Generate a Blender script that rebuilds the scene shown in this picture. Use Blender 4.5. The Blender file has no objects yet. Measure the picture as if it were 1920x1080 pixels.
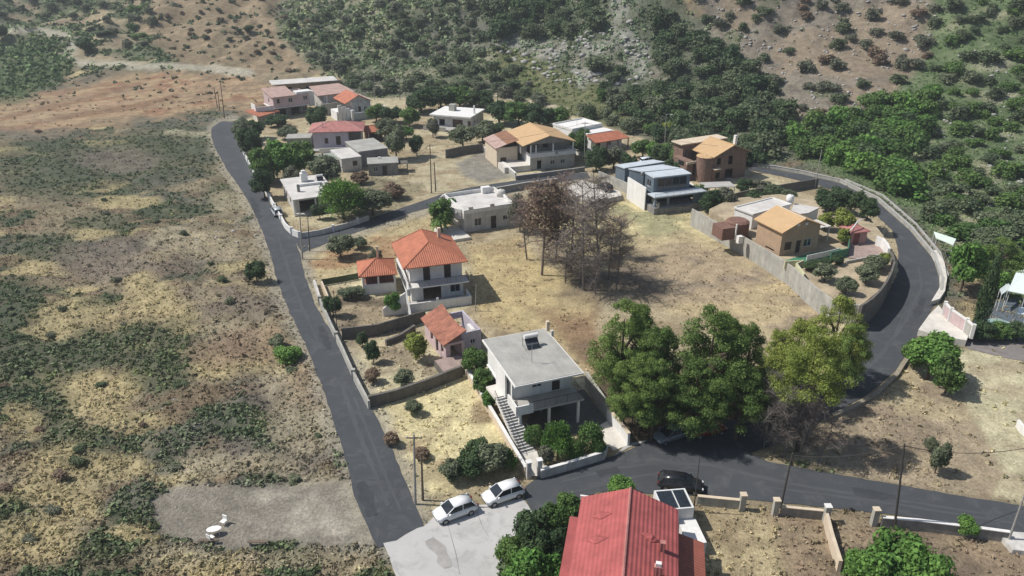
import bpy, math, random
import numpy as np
from mathutils import Vector, Matrix
from mathutils.geometry import tessellate_polygon
R = math.radians
random.seed(7); RNG = np.random.default_rng(7)
SC = bpy.context.scene; COL = SC.collection
# ------------------------------------------------------------------ camera, sky, sun
F = 1450.0; PITCH = R(25.4); CH = 49.0
cd = bpy.data.cameras.new('camera'); cam = bpy.data.objects.new('camera', cd); COL.objects.link(cam)
cd.sensor_width = 36; cd.lens = 36*F/1920; cd.clip_end = 3000; cd.clip_start = 0.5
cam.location = (0, 0, CH); cam.rotation_euler = (math.pi/2-PITCH, 0, 0); SC.camera = cam
wd = bpy.data.worlds.new("World"); SC.world = wd; wd.use_nodes = True
nt = wd.node_tree; nt.nodes.clear()
sky = nt.nodes.new('ShaderNodeTexSky'); sky.sky_type = 'NISHITA'; sky.sun_disc = False
SUN_EL = R(52); SUN_DIR = Vector((1, -0.08, 0)).normalized()
sky.sun_elevation = SUN_EL; sky.sun_rotation = math.atan2(-SUN_DIR.x, -SUN_DIR.y)
bg = nt.nodes.new('ShaderNodeBackground'); bg.inputs[1].default_value = 0.078
wo = nt.nodes.new('ShaderNodeOutputWorld'); nt.links.new(sky.outputs[0], bg.inputs[0]); nt.links.new(bg.outputs[0], wo.inputs[0])
sl = bpy.data.lights.new('sun', 'SUN'); sl.energy = 4.7; sl.angle = R(0.6); sl.color = (1.0, 0.955, 0.88)
so = bpy.data.objects.new('sun', sl); COL.objects.link(so)
ld = Vector((SUN_DIR.x*math.cos(SUN_EL), SUN_DIR.y*math.cos(SUN_EL), -math.sin(SUN_EL)))
so.rotation_euler = ld.to_track_quat('-Z', 'Y').to_euler(); so.location = (-60, 60, 120)
vs = SC.view_settings; vs.view_transform = 'Standard'; vs.look = 'None'; vs.gamma = 1; vs.exposure = 0.25
# ------------------------------------------------------------------ noise + terrain
def _h(i, j, s):
    n = (i*374761393 + j*668265263 + s*2147483647) & 0xffffffff
    n = ((n ^ (n >> 13))*1274126177) & 0xffffffff
    return ((n ^ (n >> 16)) & 0xffff)/65535.0
def vnoise(x, y, s=0):
    x = np.asarray(x, dtype=np.float64); y = np.asarray(y, dtype=np.float64)
    i = np.floor(x).astype(np.int64); j = np.floor(y).astype(np.int64)
    u = x-i; v = y-j; u = u*u*(3-2*u); v = v*v*(3-2*v)
    return (_h(i, j, s)*(1-u)+_h(i+1, j, s)*u)*(1-v)+(_h(i, j+1, s)*(1-u)+_h(i+1, j+1, s)*u)*v
def fbm(x, y, s=0, o=4):
    t = 0; a = .5; n = 0
    for k in range(o):
        t = t+a*vnoise(x*2**k+17.3*k, y*2**k-9.1*k, s+k); n += a; a *= .5
    return t/n
XB = [-600, -200, -120, -40, 0, 50, 80, 110, 150, 220, 700]
YB = [262, 255, 250, 243, 238, 216, 200, 186, 172, 160, 150]
SX = [-600, -200, -80, 0, 60, 120, 250, 700]
SS = [.16, .17, .22, .38, .46, .5, .48, .45]
def terrain(x, y):
    x = np.asarray(x, dtype=np.float64); y = np.asarray(y, dtype=np.float64)
    d = y-np.interp(x, XB, YB); k = 14.0
    rise = k*np.log1p(np.exp(np.clip(d/k, -30, 30))) - k*math.log1p(1)*0
    rise = np.where(d > 400, d, rise)*np.interp(x, SX, SS)
    rise = np.where(d < -45, 0, rise-0.15)
    rise = np.maximum(rise, 0)
    m = np.clip(d/50, 0, 1)
    und = (fbm(x/38, y/38, 3, 4)-.5)*16*m + (np.abs(fbm(x/26, y/26, 9, 3)-.5))*9*m
    # rocky spur behind the village and gully to the right of it
    und = und + 9*np.exp(-(((x-52)/26)**2+((y-285)/26)**2))
    return rise+und
def W(px, py, z=0.0):
    a = (px-960)/F; b = (540-py)/F; c, s = math.cos(PITCH), math.sin(PITCH)
    d = (a, c+b*s, -s+b*c); t = (z-CH)/d[2]
    return Vector((d[0]*t, d[1]*t, z))
def G(px, py):
    a = (px-960)/F; b = (540-py)/F; c, s = math.cos(PITCH), math.sin(PITCH)
    d = (a, c+b*s, -s+b*c)
    t = np.arange(45, 900, .5); z = CH+d[2]*t; hh = terrain(d[0]*t, d[1]*t)
    k = np.argmax(z <= hh)
    if z[k] > hh[k]: k = len(t)-1
    return Vector((d[0]*t[k], d[1]*t[k], float(hh[k])))
def proj(x, y, z):
    c, s = math.cos(PITCH), math.sin(PITCH)
    dz = z-CH; dep = np.maximum(y*c-dz*s, 1); up = y*s+dz*c
    return 960+F*x/dep, 540-F*up/dep
def height_for(p, top_py):            # height of a vertical thing standing at p whose top shows at image row top_py
    lo, hi = 0.1, 40
    for _ in range(40):
        m = (lo+hi)/2
        if proj(p.x, p.y, p.z+m)[1] > top_py: lo = m
        else: hi = m
    return lo
def scale_at(p):                      # pixels (of 1920) per metre at p
    c, s = math.cos(PITCH), math.sin(PITCH)
    return F/(p.y*c-(p.z-CH)*s)
# ------------------------------------------------------------------ materials
MATS = {}
def nodes(m):
    m.use_nodes = True; t = m.node_tree; return t, t.nodes.get('Principled BSDF')
def mat(name, col, rough=.85, var=.18, scale=1.5, bump=.0, bscale=12, metal=0, spec=.3, streak=0):
    if name in MATS: return MATS[name]
    m = bpy.data.materials.new(name); t, p = nodes(m); N = t.nodes; L = t.links
    p.inputs['Roughness'].default_value = rough; p.inputs['Metallic'].default_value = metal
    p.inputs['Specular IOR Level'].default_value = spec
    geo = N.new('ShaderNodeNewGeometry')
    n1 = N.new('ShaderNodeTexNoise'); n1.inputs['Scale'].default_value = scale; n1.inputs['Detail'].default_value = 6; n1.inputs['Roughness'].default_value = .65
    L.new(geo.outputs['Position'], n1.inputs['Vector'])
    mr = N.new('ShaderNodeMapRange'); mr.inputs[1].default_value = .3; mr.inputs[2].default_value = .7
    mr.inputs[3].default_value = 1-var; mr.inputs[4].default_value = 1+var*.6; L.new(n1.outputs['Fac'], mr.inputs[0])
    src = mr.outputs[0]
    if streak:
        mp = N.new('ShaderNodeMapping'); mp.inputs['Scale'].default_value = (2.5, 2.5, .25); L.new(geo.outputs['Position'], mp.inputs[0])
        n3 = N.new('ShaderNodeTexNoise'); n3.inputs['Scale'].default_value = 1.0; n3.inputs['Detail'].default_value = 4; L.new(mp.outputs[0], n3.inputs['Vector'])
        m3 = N.new('ShaderNodeMapRange'); m3.inputs[1].default_value = .35; m3.inputs[2].default_value = .75; m3.inputs[3].default_value = 1; m3.inputs[4].default_value = 1-streak
        L.new(n3.outputs['Fac'], m3.inputs[0]); mm = N.new('ShaderNodeMath'); mm.operation = 'MULTIPLY'; L.new(src, mm.inputs[0]); L.new(m3.outputs[0], mm.inputs[1]); src = mm.outputs[0]
    hv = N.new('ShaderNodeVectorMath'); hv.operation = 'SCALE'; hv.inputs[0].default_value = col[:3]; L.new(src, hv.inputs['Scale'])
    L.new(hv.outputs[0], p.inputs['Base Color'])
    if bump:
        n2 = N.new('ShaderNodeTexNoise'); n2.inputs['Scale'].default_value = bscale; n2.inputs['Detail'].default_value = 4; L.new(geo.outputs['Position'], n2.inputs['Vector'])
        b = N.new('ShaderNodeBump'); b.inputs['Strength'].default_value = bump; b.inputs['Distance'].default_value = .1
        L.new(n2.outputs['Fac'], b.inputs['Height']); L.new(b.outputs[0], p.inputs['Normal'])
    MATS[name] = m; return m
def tile_mat(name, col, pitch=.28, var=.3, along=False):
    m = bpy.data.materials.new(name); t, p = nodes(m); N = t.nodes; L = t.links
    p.inputs['Roughness'].default_value = .8
    geo = N.new('ShaderNodeNewGeometry')
    cr = N.new('ShaderNodeVectorMath'); cr.operation = 'CROSS_PRODUCT'; cr.inputs[0].default_value = (0, 0, 1); L.new(geo.outputs['True Normal'], cr.inputs[1])
    nm = N.new('ShaderNodeVectorMath'); nm.operation = 'NORMALIZE'; L.new(cr.outputs[0], nm.inputs[0])
    if along:
        c3 = N.new('ShaderNodeVectorMath'); c3.operation = 'CROSS_PRODUCT'; L.new(nm.outputs[0], c3.inputs[0]); L.new(geo.outputs['True Normal'], c3.inputs[1]); nm = c3
    dt = N.new('ShaderNodeVectorMath'); dt.operation = 'DOT_PRODUCT'; L.new(nm.outputs[0], dt.inputs[0]); L.new(geo.outputs['Position'], dt.inputs[1])
    a = N.new('ShaderNodeMath'); a.operation = 'MULTIPLY'; a.inputs[1].default_value = 2*math.pi/pitch; L.new(dt.outputs['Value'], a.inputs[0])
    s = N.new('ShaderNodeMath'); s.operation = 'SINE'; L.new(a.outputs[0], s.inputs[0])
    # courses down the slope
    sx = N.new('ShaderNodeSeparateXYZ'); L.new(geo.outputs['Position'], sx.inputs[0])
    c2 = N.new('ShaderNodeMath'); c2.operation = 'MULTIPLY'; c2.inputs[1].default_value = 7.5; L.new(sx.outputs['Z'], c2.inputs[0])
    fr = N.new('ShaderNodeMath'); fr.operation = 'FRACT'; L.new(c2.outputs[0], fr.inputs[0])
    ad = N.new('ShaderNodeMath'); ad.operation = 'MULTIPLY_ADD'; ad.inputs[1].default_value = .35; L.new(fr.outputs[0], ad.inputs[0]); L.new(s.outputs[0], ad.inputs[2])
    b = N.new('ShaderNodeBump'); b.inputs['Strength'].default_value = .28 if along else .55; b.inputs['Distance'].default_value = .06; L.new(ad.outputs[0], b.inputs['Height']); L.new(b.outputs[0], p.inputs['Normal'])
    n1 = N.new('ShaderNodeTexNoise'); n1.inputs['Scale'].default_value = .8; n1.inputs['Detail'].default_value = 8; n1.inputs['Roughness'].default_value = .7; L.new(geo.outputs['Position'], n1.inputs['Vector'])
    mr = N.new('ShaderNodeMapRange'); mr.inputs[1].default_value = .3; mr.inputs[2].default_value = .7; mr.inputs[3].default_value = 1-var; mr.inputs[4].default_value = 1+var*.5; L.new(n1.outputs['Fac'], mr.inputs[0])
    m2 = N.new('ShaderNodeMapRange'); m2.inputs[1].default_value = -1; m2.inputs[2].default_value = 1; m2.inputs[3].default_value = .9 if along else .78; m2.inputs[4].default_value = 1.05; L.new(s.outputs[0], m2.inputs[0])
    mm = N.new('ShaderNodeMath'); mm.operation = 'MULTIPLY'; L.new(mr.outputs[0], mm.inputs[0]); L.new(m2.outputs[0], mm.inputs[1])
    hv = N.new('ShaderNodeVectorMath'); hv.operation = 'SCALE'; hv.inputs[0].default_value = col; L.new(mm.outputs[0], hv.inputs['Scale']); L.new(hv.outputs[0], p.inputs['Base Color'])
    MATS[name] = m; return m
def leaf_mat(name, col, col2, var=.45, trans=.25, attr=False):
    m = bpy.data.materials.new(name); t, p = nodes(m); N = t.nodes; L = t.links
    p.inputs['Roughness'].default_value = .75; p.inputs['Specular IOR Level'].default_value = .25
    geo = N.new('ShaderNodeNewGeometry')
    n1 = N.new('ShaderNodeTexNoise'); n1.inputs['Scale'].default_value = .9; n1.inputs['Detail'].default_value = 5; L.new(geo.outputs['Position'], n1.inputs['Vector'])
    oi = N.new('ShaderNodeObjectInfo')
    ad = N.new('ShaderNodeMath'); ad.operation = 'MULTIPLY_ADD'; ad.inputs[1].default_value = .3; L.new(oi.outputs['Random'], ad.inputs[0]); L.new(n1.outputs['Fac'], ad.inputs[2])
    rp = N.new('ShaderNodeMapRange'); rp.inputs[1].default_value = .45; rp.inputs[2].default_value = .85; L.new(ad.outputs[0], rp.inputs[0])
    mx = N.new('ShaderNodeMix'); mx.data_type = 'RGBA'; L.new(rp.outputs[0], mx.inputs[0]); mx.inputs[6].default_value = (*col, 1); mx.inputs[7].default_value = (*col2, 1)
    ri = N.new('ShaderNodeMapRange'); ri.inputs[3].default_value = 1-var; ri.inputs[4].default_value = 1+var; L.new(geo.outputs['Random Per Island'], ri.inputs[0])
    hv = N.new('ShaderNodeVectorMath'); hv.operation = 'SCALE'; L.new(ri.outputs[0], hv.inputs['Scale'])
    if attr:
        at = N.new('ShaderNodeAttribute'); at.attribute_name = 'Col'; L.new(at.outputs['Color'], hv.inputs[0])
    else: L.new(mx.outputs[2], hv.inputs[0])
    L.new(hv.outputs[0], p.inputs['Base Color'])
    tr = N.new('ShaderNodeBsdfTranslucent'); L.new(hv.outputs[0], tr.inputs[0])
    ms = N.new('ShaderNodeMixShader'); ms.inputs[0].default_value = trans
    out = [n for n in N if n.type == 'OUTPUT_MATERIAL'][0]
    L.new(p.outputs[0], ms.inputs[1]); L.new(tr.outputs[0], ms.inputs[2]); L.new(ms.outputs[0], out.inputs[0])
    MATS[name] = m; return m
white = mat('white_plaster', (.74, .73, .71), .85, .10, .8, streak=.12)
offw = mat('old_white_plaster', (.58, .56, .53), .9, .22, .9, streak=.25)
cream = mat('cream_plaster', (.62, .52, .40), .9, .12, .9, streak=.12)
tanw = mat('tan_plaster', (.44, .31, .21), .9, .12, 1.1, streak=.12)
pinkw = mat('pink_plaster', (.56, .43, .43), .9, .12, 1, streak=.15)
lav = mat('lavender_plaster', (.50, .46, .52), .9, .12, 1, streak=.15)
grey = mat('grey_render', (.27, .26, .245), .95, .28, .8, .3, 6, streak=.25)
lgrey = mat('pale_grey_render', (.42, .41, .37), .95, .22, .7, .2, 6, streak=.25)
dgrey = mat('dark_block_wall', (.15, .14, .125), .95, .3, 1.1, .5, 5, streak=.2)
conc = mat('concrete', (.40, .39, .37), .9, .2, .5, .15, 10)
rconc = mat('roof_concrete', (.36, .355, .33), .9, .25, .45, .15, 8)
wconc = mat('pale_roof_concrete', (.56, .54, .52), .9, .22, .5)
brick = mat('brick_wall', (.22, .145, .115), .95, .3, 1.6, .4, 9)
brownw = mat('brown_wall', (.20, .115, .09), .95, .25, 1.5, .2, 6)
bluew = mat('blue_grey_wall', (.13, .165, .20), .7, .15, 1)
bluer = mat('blue_white_roof', (.50, .55, .60), .6, .15, .6)
stone = mat('stone_paving', (.34, .26, .23), .9, .3, 1.6, .3, 5)
blackm = mat('painted_dark_interior', (.012, .013, .015), .6, .2, 3)  # near-black colour stands in for the darkness of unlit interiors
glass = mat('dark_glass', (.02, .026, .034), .12, .3, 2, spec=.6)
shut = mat('brown_shutter', (.085, .05, .035), .7, .2, 3)
door_m = mat('dark_door', (.05, .035, .03), .6, .2, 3)
redd = mat('red_door', (.18, .05, .045), .6, .2, 3)
metal = mat('grey_metal', (.32, .33, .34), .45, .15, 3, metal=.6)
railm = mat('dark_railing', (.08, .085, .09), .5, .1, 3, metal=.3)
wmetal = mat('white_metal', (.66, .67, .66), .5, .06, 3)
wood = mat('weathered_pole_wood', (.16, .125, .095), .9, .3, 3, .3, 15)
greyw = mat('grey_concrete_pole', (.33, .32, .30), .9, .2, 3)
bark = mat('bark', (.10, .075, .055), .95, .35, 4, .5, 14)
deadb = mat('dead_grey_bark', (.17, .15, .135), .95, .35, 3)
deadr = mat('dead_brown_twigs', (.215, .18, .16), .95, .4, 2)
greent = mat('green_tarpaulin', (.06, .20, .12), .6, .2, 1.5)
terr = mat('terrace_soil', (.40, .33, .23), .95, .35, .6, .5, 3)
palec = mat('pale_paving', (.60, .57, .52), .9, .2, .7)
T_or = tile_mat('orange_roof_tiles', (.50, .175, .10), .3, .3)
T_red = tile_mat('red_roof_tiles', (.39, .095, .09), .36, .3, True)
T_red2 = tile_mat('brick_red_roof_tiles', (.36, .115, .08), .30, .22)
T_pk = tile_mat('pink_roof_tiles', (.48, .20, .18))
T_fp = tile_mat('faded_pink_roof_tiles', (.52, .36, .31))
T_tan = tile_mat('tan_roof_tiles', (.60, .40, .215), .28, .12)
T_brn = tile_mat('brown_roof_tiles', (.30, .15, .09))
T_old = tile_mat('worn_red_roof_tiles', (.38, .15, .095), .30, .55)
# ------------------------------------------------------------------ mesh helpers
class MB:
    def __init__(s): s.v = []; s.f = []
    def add(s, vs, fs):
        o = len(s.v); s.v += [tuple(v) for v in vs]; s.f += [tuple(i+o for i in f) for f in fs]; return s
    def box(s, x0, x1, y0, y1, z0, z1):
        return s.mbox(lambda a, b, c: (a, b, c), x0, x1, y0, y1, z0, z1)
    def mbox(s, fn, a0, a1, b0, b1, c0, c1):
        vs = [fn(a, b, c) for a in (a0, a1) for b in (b0, b1) for c in (c0, c1)]
        return s.add(vs, [(0, 1, 3, 2), (4, 6, 7, 5), (0, 4, 5, 1), (2, 3, 7, 6), (0, 2, 6, 4), (1, 5, 7, 3)])
    def prism(s, poly, z0, z1):
        n = len(poly); vs = [(p[0], p[1], z0) for p in poly]+[(p[0], p[1], z1) for p in poly]
        return s.add(vs, [tuple(range(n))[::-1], tuple(range(n, 2*n))]+[(i, (i+1) % n, (i+1) % n+n, i+n) for i in range(n)])
    def slab(s, pts, th):
        n = len(pts); vs = [tuple(p) for p in pts]+[(p[0], p[1], p[2]-th) for p in pts]
        return s.add(vs, [tuple(range(n)), tuple(range(n, 2*n))[::-1]]+[(i, i+n, (i+1) % n+n, (i+1) % n) for i in range(n)])
    def tube(s, pts, rad, n=6, cap=True):
        pts = [Vector(p) for p in pts]
        if not hasattr(rad, '__len__'): rad = [rad]*len(pts)
        o = len(s.v); vs = []; fs = []
        for i, p in enumerate(pts):
            d = (pts[min(i+1, len(pts)-1)]-pts[max(i-1, 0)])
            if d.length < 1e-6: d = Vector((0, 0, 1))
            d.normalize(); a = d.orthogonal().normalized() if i == 0 else (a-d*a.dot(d)).normalized(); b = d.cross(a)
            for k in range(n):
                t = 2*math.pi*k/n; vs.append(p+(a*math.cos(t)+b*math.sin(t))*rad[i])
        for i in range(len(pts)-1):
            for k in range(n): fs.append((i*n+k, i*n+(k+1) % n, (i+1)*n+(k+1) % n, (i+1)*n+k))
        if cap: fs += [tuple(range(n))[::-1], tuple(range((len(pts)-1)*n, len(pts)*n))]
        return s.add(vs, fs)
    def lathe(s, c, prof, n=14):
        vs = []; fs = []
        for r, z in prof:
            for k in range(n): t = 2*math.pi*k/n; vs.append((c[0]+r*math.cos(t), c[1]+r*math.sin(t), c[2]+z))
        for i in range(len(prof)-1):
            for k in range(n): fs.append((i*n+k, i*n+(k+1) % n, (i+1)*n+(k+1) % n, (i+1)*n+k))
        fs += [tuple(range(n))[::-1], tuple(range((len(prof)-1)*n, len(prof)*n))]
        return s.add(vs, fs)
    def build(s, name, m, parent=None, smooth=False, fix=True):
        me = bpy.data.meshes.new(name); me.from_pydata(s.v, [], s.f); me.update()
        if m: me.materials.append(m)
        o = bpy.data.objects.new(name, me); COL.objects.link(o)
        if fix:
            import bmesh
            b = bmesh.new(); b.from_mesh(me); bmesh.ops.recalc_face_normals(b, faces=b.faces[:]); b.to_mesh(me); b.free()
        if smooth:
            for p in me.polygons: p.use_smooth = True
        if parent: o.parent = parent
        return o
def tag(o, label=None, cat=None, group=None, kind=None):
    if label: o['label'] = label
    if cat: o['category'] = cat
    if group: o['group'] = group
    if kind: o['kind'] = kind
    return o
def empty(name, loc, rz=0, label=None, cat=None, group=None):
    o = bpy.data.objects.new(name, None); COL.objects.link(o); o.location = loc; o.rotation_euler = (0, 0, rz)
    o.empty_display_size = .5
    return tag(o, label, cat, group)
def npmesh(name, V, Fq, m, smooth=False, colors=None):
    me = bpy.data.meshes.new(name); nv = len(V); nf, k = Fq.shape
    me.vertices.add(nv); me.vertices.foreach_set('co', np.ascontiguousarray(V, dtype=np.float32).ravel())
    me.loops.add(nf*k); me.loops.foreach_set('vertex_index', np.ascontiguousarray(Fq, dtype=np.int32).ravel())
    me.polygons.add(nf); me.polygons.foreach_set('loop_start', np.arange(0, nf*k, k, dtype=np.int32))
    me.polygons.foreach_set('loop_total', np.full(nf, k, dtype=np.int32))
    if smooth: me.polygons.foreach_set('use_smooth', np.ones(nf, dtype=bool))
    me.update(calc_edges=True)
    if colors is not None:
        a = me.color_attributes.new('Col', 'FLOAT_COLOR', 'POINT'); c = np.ones((nv, 4), dtype=np.float32); c[:, :3] = colors; a.data.foreach_set('color', c.ravel())
    me.materials.append(m); return me
def link(name, me, parent=None):
    o = bpy.data.objects.new(name, me); COL.objects.link(o)
    if parent: o.parent = parent
    return o
# ------------------------------------------------------------------ ground sheet
def axis(segs):
    out = [segs[0][0]]
    for a, b, st in segs:
        n = max(1, int(round((b-a)/st))); out += list(np.linspace(a, b, n+1)[1:])
    return np.array(out)
GX = axis([(-900, -300, 50), (-300, -110, 2.5), (-110, 110, .7), (110, 300, 2.2), (300, 900, 50)])
GY = axis([(-60, 40, 10), (40, 250, .7), (250, 430, 1.5), (430, 900, 12)])
XX, YY = np.meshgrid(GX, GY, indexing='ij')
ROAD_L_L = [(440,222),(412,229),(397,240),(396,256),(402,275),(425,318),(450,352),(470,385),(490,430),(505,470),(520,530),(545,590),(575,650),(605,730),(632,810),(650,870),(665,930),(690,990),(708,1028)]
ROAD_L_R = [(440,222),(436,240),(442,262),(457,290),(480,335),(505,380),(528,415),(548,443)]
ROAD_L_R2 = [(562,474),(572,520),(590,570),(625,630),(655,680),(690,752),(715,800),(742,860),(768,925),(797,992)]
BR_U = [(548,443),(600,436),(660,421),(720,401),(780,381),(830,364),(880,352),(950,341),(1030,331),(1100,323)]
BR_L = [(1108,334),(1030,344),(950,356),(880,368),(830,383),(770,399),(700,425),(640,446),(590,465),(562,474)]
def ptsd(U, V, pl):                      # distance to polyline, px
    d = np.full(U.shape, 1e9)
    for (x0, y0), (x1, y1) in zip(pl[:-1], pl[1:]):
        dx, dy = x1-x0, y1-y0; t = np.clip(((U-x0)*dx+(V-y0)*dy)/(dx*dx+dy*dy+1e-9), 0, 1)
        d = np.minimum(d, np.hypot(U-x0-t*dx, V-y0-t*dy))
    return d
def inside(U, V, pg):
    c = np.zeros(U.shape, dtype=bool)
    for (x0, y0), (x1, y1) in zip(pg, pg[1:]+pg[:1]):
        if y0 == y1: continue
        k = ((y0 > V) != (y1 > V)) & (U < (x1-x0)*(V-y0)/(y1-y0)+x0); c ^= k
    return c
def sdf(U, V, pg):
    d = ptsd(U, V, pg+pg[:1]); return np.where(inside(U, V, pg), -d, d)
def sm(x, a, b): t = np.clip((x-a)/(b-a), 0, 1); return t*t*(3-2*t)
ZZ = terrain(XX, YY)
# small bumps in the scrub left of the road, none in the village
UU, VV = proj(XX, YY, ZZ); behind = YY < 20
leftscrub = [(-800,150),(390,225),(385,260),(395,290),(440,370),(480,440),(505,540),(540,610),(590,730),(620,820),(640,900),(690,1000),(720,1100),(700,1500),(-900,1500)]
ls = sm(-sdf(UU, VV, leftscrub), 2, 25)
plotg = [(285,940),(330,912),(480,915),(650,900),(705,1018),(640,1022),(540,1012),(440,1030),(300,1000)]
ls = ls*(1-sm(-sdf(UU, VV, plotg), -20, 5))
ZZ = ZZ+ls*((fbm(XX/7, YY/7, 21, 3)-.5)*1.8+(fbm(XX/1.7, YY/1.7, 23, 3)-.5)*.7)
far = sm(YY, 225, 260); ZZ = ZZ+far*((fbm(XX/5, YY/5, 31, 3)-.5)*2.2)
def ground_z(x, y):
    i = int(np.clip(np.searchsorted(GX, x)-1, 0, len(GX)-2)); j = int(np.clip(np.searchsorted(GY, y)-1, 0, len(GY)-2))
    u = (x-GX[i])/(GX[i+1]-GX[i]); v = (y-GY[j])/(GY[j+1]-GY[j])
    return float((ZZ[i, j]*(1-u)+ZZ[i+1, j]*u)*(1-v)+(ZZ[i, j+1]*(1-u)+ZZ[i+1, j+1]*u)*v)
A3 = lambda *c: np.array(c, dtype=float)
Cc = np.zeros(XX.shape+(3,)); Cc[:] = A3(.21, .165, .115)
n_a = fbm(XX/16, YY/11, 1, 5); n_b = fbm(XX/9+50, YY/6, 2, 5); n_c = fbm(XX/3.2, YY/2.6, 4, 4); n_d = fbm(XX/24, YY/15, 6, 5)
def lay(mask, c):
    global Cc
    Cc = Cc*(1-mask[..., None])+A3(*c)*mask[..., None]
def region(poly, cols, soft=10, warp=14, st=1.0):
    """cols: base, then (colour, noise array, lo, hi) overlays"""
    wx = (fbm(XX/8, YY/8, 41, 4)-.5)*2*warp; wy = (fbm(XX/8+30, YY/8, 43, 4)-.5)*2*warp*.6
    m = sm(-sdf(UU+wx, VV+wy, poly), -soft, soft)*st
    lay(m, cols[0])
    for c, n, lo, hi in cols[1:]: lay(m*sm(n, lo, hi), c)
GRN = (.088, .096, .066); DGR = (.05, .06, .036); YEL = (.40, .325, .19); STR = (.60, .51, .315); BRN = (.20, .15, .105); RED = (.285, .165, .11); GRY = (.22, .19, .165); SLV = (.135, .127, .105)
region([(-3000,-3000),(5000,-3000),(5000,3000),(-3000,3000)], [(.24,.195,.138), (GRN, n_a, .50, .60), (YEL, n_b, .60, .68), (SLV, n_d, .55, .64), (BRN, n_c, .55, .7)], 5, 0)
# left scrub blotches as seen: yellow straw, dark green-grey, pale, silvery
def blob(cx, cy, rx, ry, c, st=.85, warp=26, soft=.35):
    wx = (fbm(XX/5, YY/5, 51, 4)-.5)*2*warp; wy = (fbm(XX/5+30, YY/5, 53, 4)-.5)*2*warp*.6
    d = np.hypot((UU+wx-cx)/rx, (VV+wy-cy)/ry); lay((1-sm(d, 1-soft, 1+soft))*st, c)
for cx, cy, rx, ry in [(240,300,190,45),(90,320,120,60),(330,260,90,30),(90,470,80,30),(250,650,180,45),(100,660,120,50),(70,760,90,50),(130,830,90,40),(20,690,60,50),(300,700,70,40),(180,420,60,25),(40,980,60,50),(180,1040,70,35),(560,640,25,38),(420,370,35,30),(30,560,60,35)]:
    blob(cx, cy, rx, ry, GRN, .72)
for cx, cy, rx, ry in [(60,240,90,22),(300,480,130,40),(180,490,90,35),(470,560,50,35),(560,860,40,40),(430,850,50,30),(520,740,60,40),(380,560,70,30),(220,300,80,22)]:
    blob(cx, cy, rx, ry, (.19,.155,.135), .6)
for cx, cy, rx, ry in [(290,570,60,30),(150,590,80,22),(270,530,35,20),(170,440,45,14),(180,740,60,40),(110,900,70,60),(30,790,40,35),(240,790,70,22),(220,870,60,25),(60,1020,80,50),(150,960,40,30),(60,500,50,16),(240,380,60,12),(430,500,40,16),(100,620,50,16),(240,1010,50,20),(480,650,60,40),(400,690,45,25),(330,900,60,16)]:
    blob(cx, cy, rx, ry, YEL, .8)
for cx, cy, rx, ry in [(330,450,50,22),(400,455,55,24),(440,380,50,22),(340,440,40,12),(480,870,90,25),(370,860,60,25),(560,800,70,45),(600,900,40,20),(540,700,50,60),(430,620,60,25),(380,880,70,18),(470,250,60,14),(640,960,30,30),(520,1050,90,20),(640,1050,60,30),(330,1050,80,25)]:
    blob(cx, cy, rx, ry, (.38,.32,.23), .6)
blob(400, 660, 60, 30, (.25,.17,.125), .6); blob(470, 640, 70, 35, (.24,.165,.125), .7); blob(590, 700, 40, 60, (.31,.225,.155), .6)
region([(-200,250),(-200,185),(60,180),(250,135),(430,132),(520,165),(480,205),(400,200),(250,225),(60,240)], [(.285,.20,.14), (RED, n_b, .48, .62), ((.36,.26,.17), n_c, .5, .6)], 14, 18)
region([(-3000,-600),(540,-600),(560,0),(640,120),(520,150),(430,138),(250,128),(130,125),(60,150),(-200,180),(-3000,180)], [(.27,.215,.155), ((.12,.13,.085), n_a, .40, .52), ((.36,.29,.20), n_b, .55, .65)], 12, 14)
region([(-400,60),(110,66),(130,110),(110,150),(40,190),(-400,190)], [(.10,.125,.07), ((.06,.085,.04), n_c, .48, .6)], 12, 14, .85)
region([(330,-200),(540,-200),(560,0),(520,50),(560,110),(640,140),(440,135),(330,120),(260,60)], [(.29,.215,.15), ((.22,.165,.115), n_c, .5, .6)], 12, 14, .8)
region([(540,-600),(1160,-600),(1250,150),(1300,275),(1050,225),(800,195),(690,200),(620,150),(520,60)], [(.17,.17,.12), ((.11,.12,.08), n_c, .44, .56), ((.24,.22,.16), n_b, .56, .68), ((.15,.145,.12), n_d, .5, .6)], 12, 14)
region([(930,90),(1100,110),(1200,190),(1280,260),(1050,225),(930,190)], [(.15,.15,.075), ((.10,.11,.05), n_c, .45, .6)], 10, 14, .8)
region([(900,-600),(1170,-600),(1250,0),(1350,60),(1500,150),(1540,290),(1400,320),(1270,280),(1180,180),(930,80),(880,0)], [(.13,.135,.10), ((.20,.18,.15), n_b, .52, .62), ((.085,.10,.065), n_c, .48, .6)], 10, 14)
region([(1190,-900),(1850,-900),(1800,0),(1740,120),(1640,240),(1540,300),(1450,150),(1330,60)], [(.225,.19,.16), ((.17,.145,.125), n_c, .5, .62), ((.255,.20,.155), n_d, .5, .6), ((.15,.15,.10), n_a, .6, .68)], 14, 18)
region([(1800,-900),(5000,-900),(5000,700),(1880,560),(1700,390),(1560,325),(1500,300),(1640,220),(1740,110)], [(.135,.165,.09), ((.095,.13,.065), n_c, .45, .58), ((.25,.245,.165), n_b, .60, .70)], 14, 18)
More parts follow.
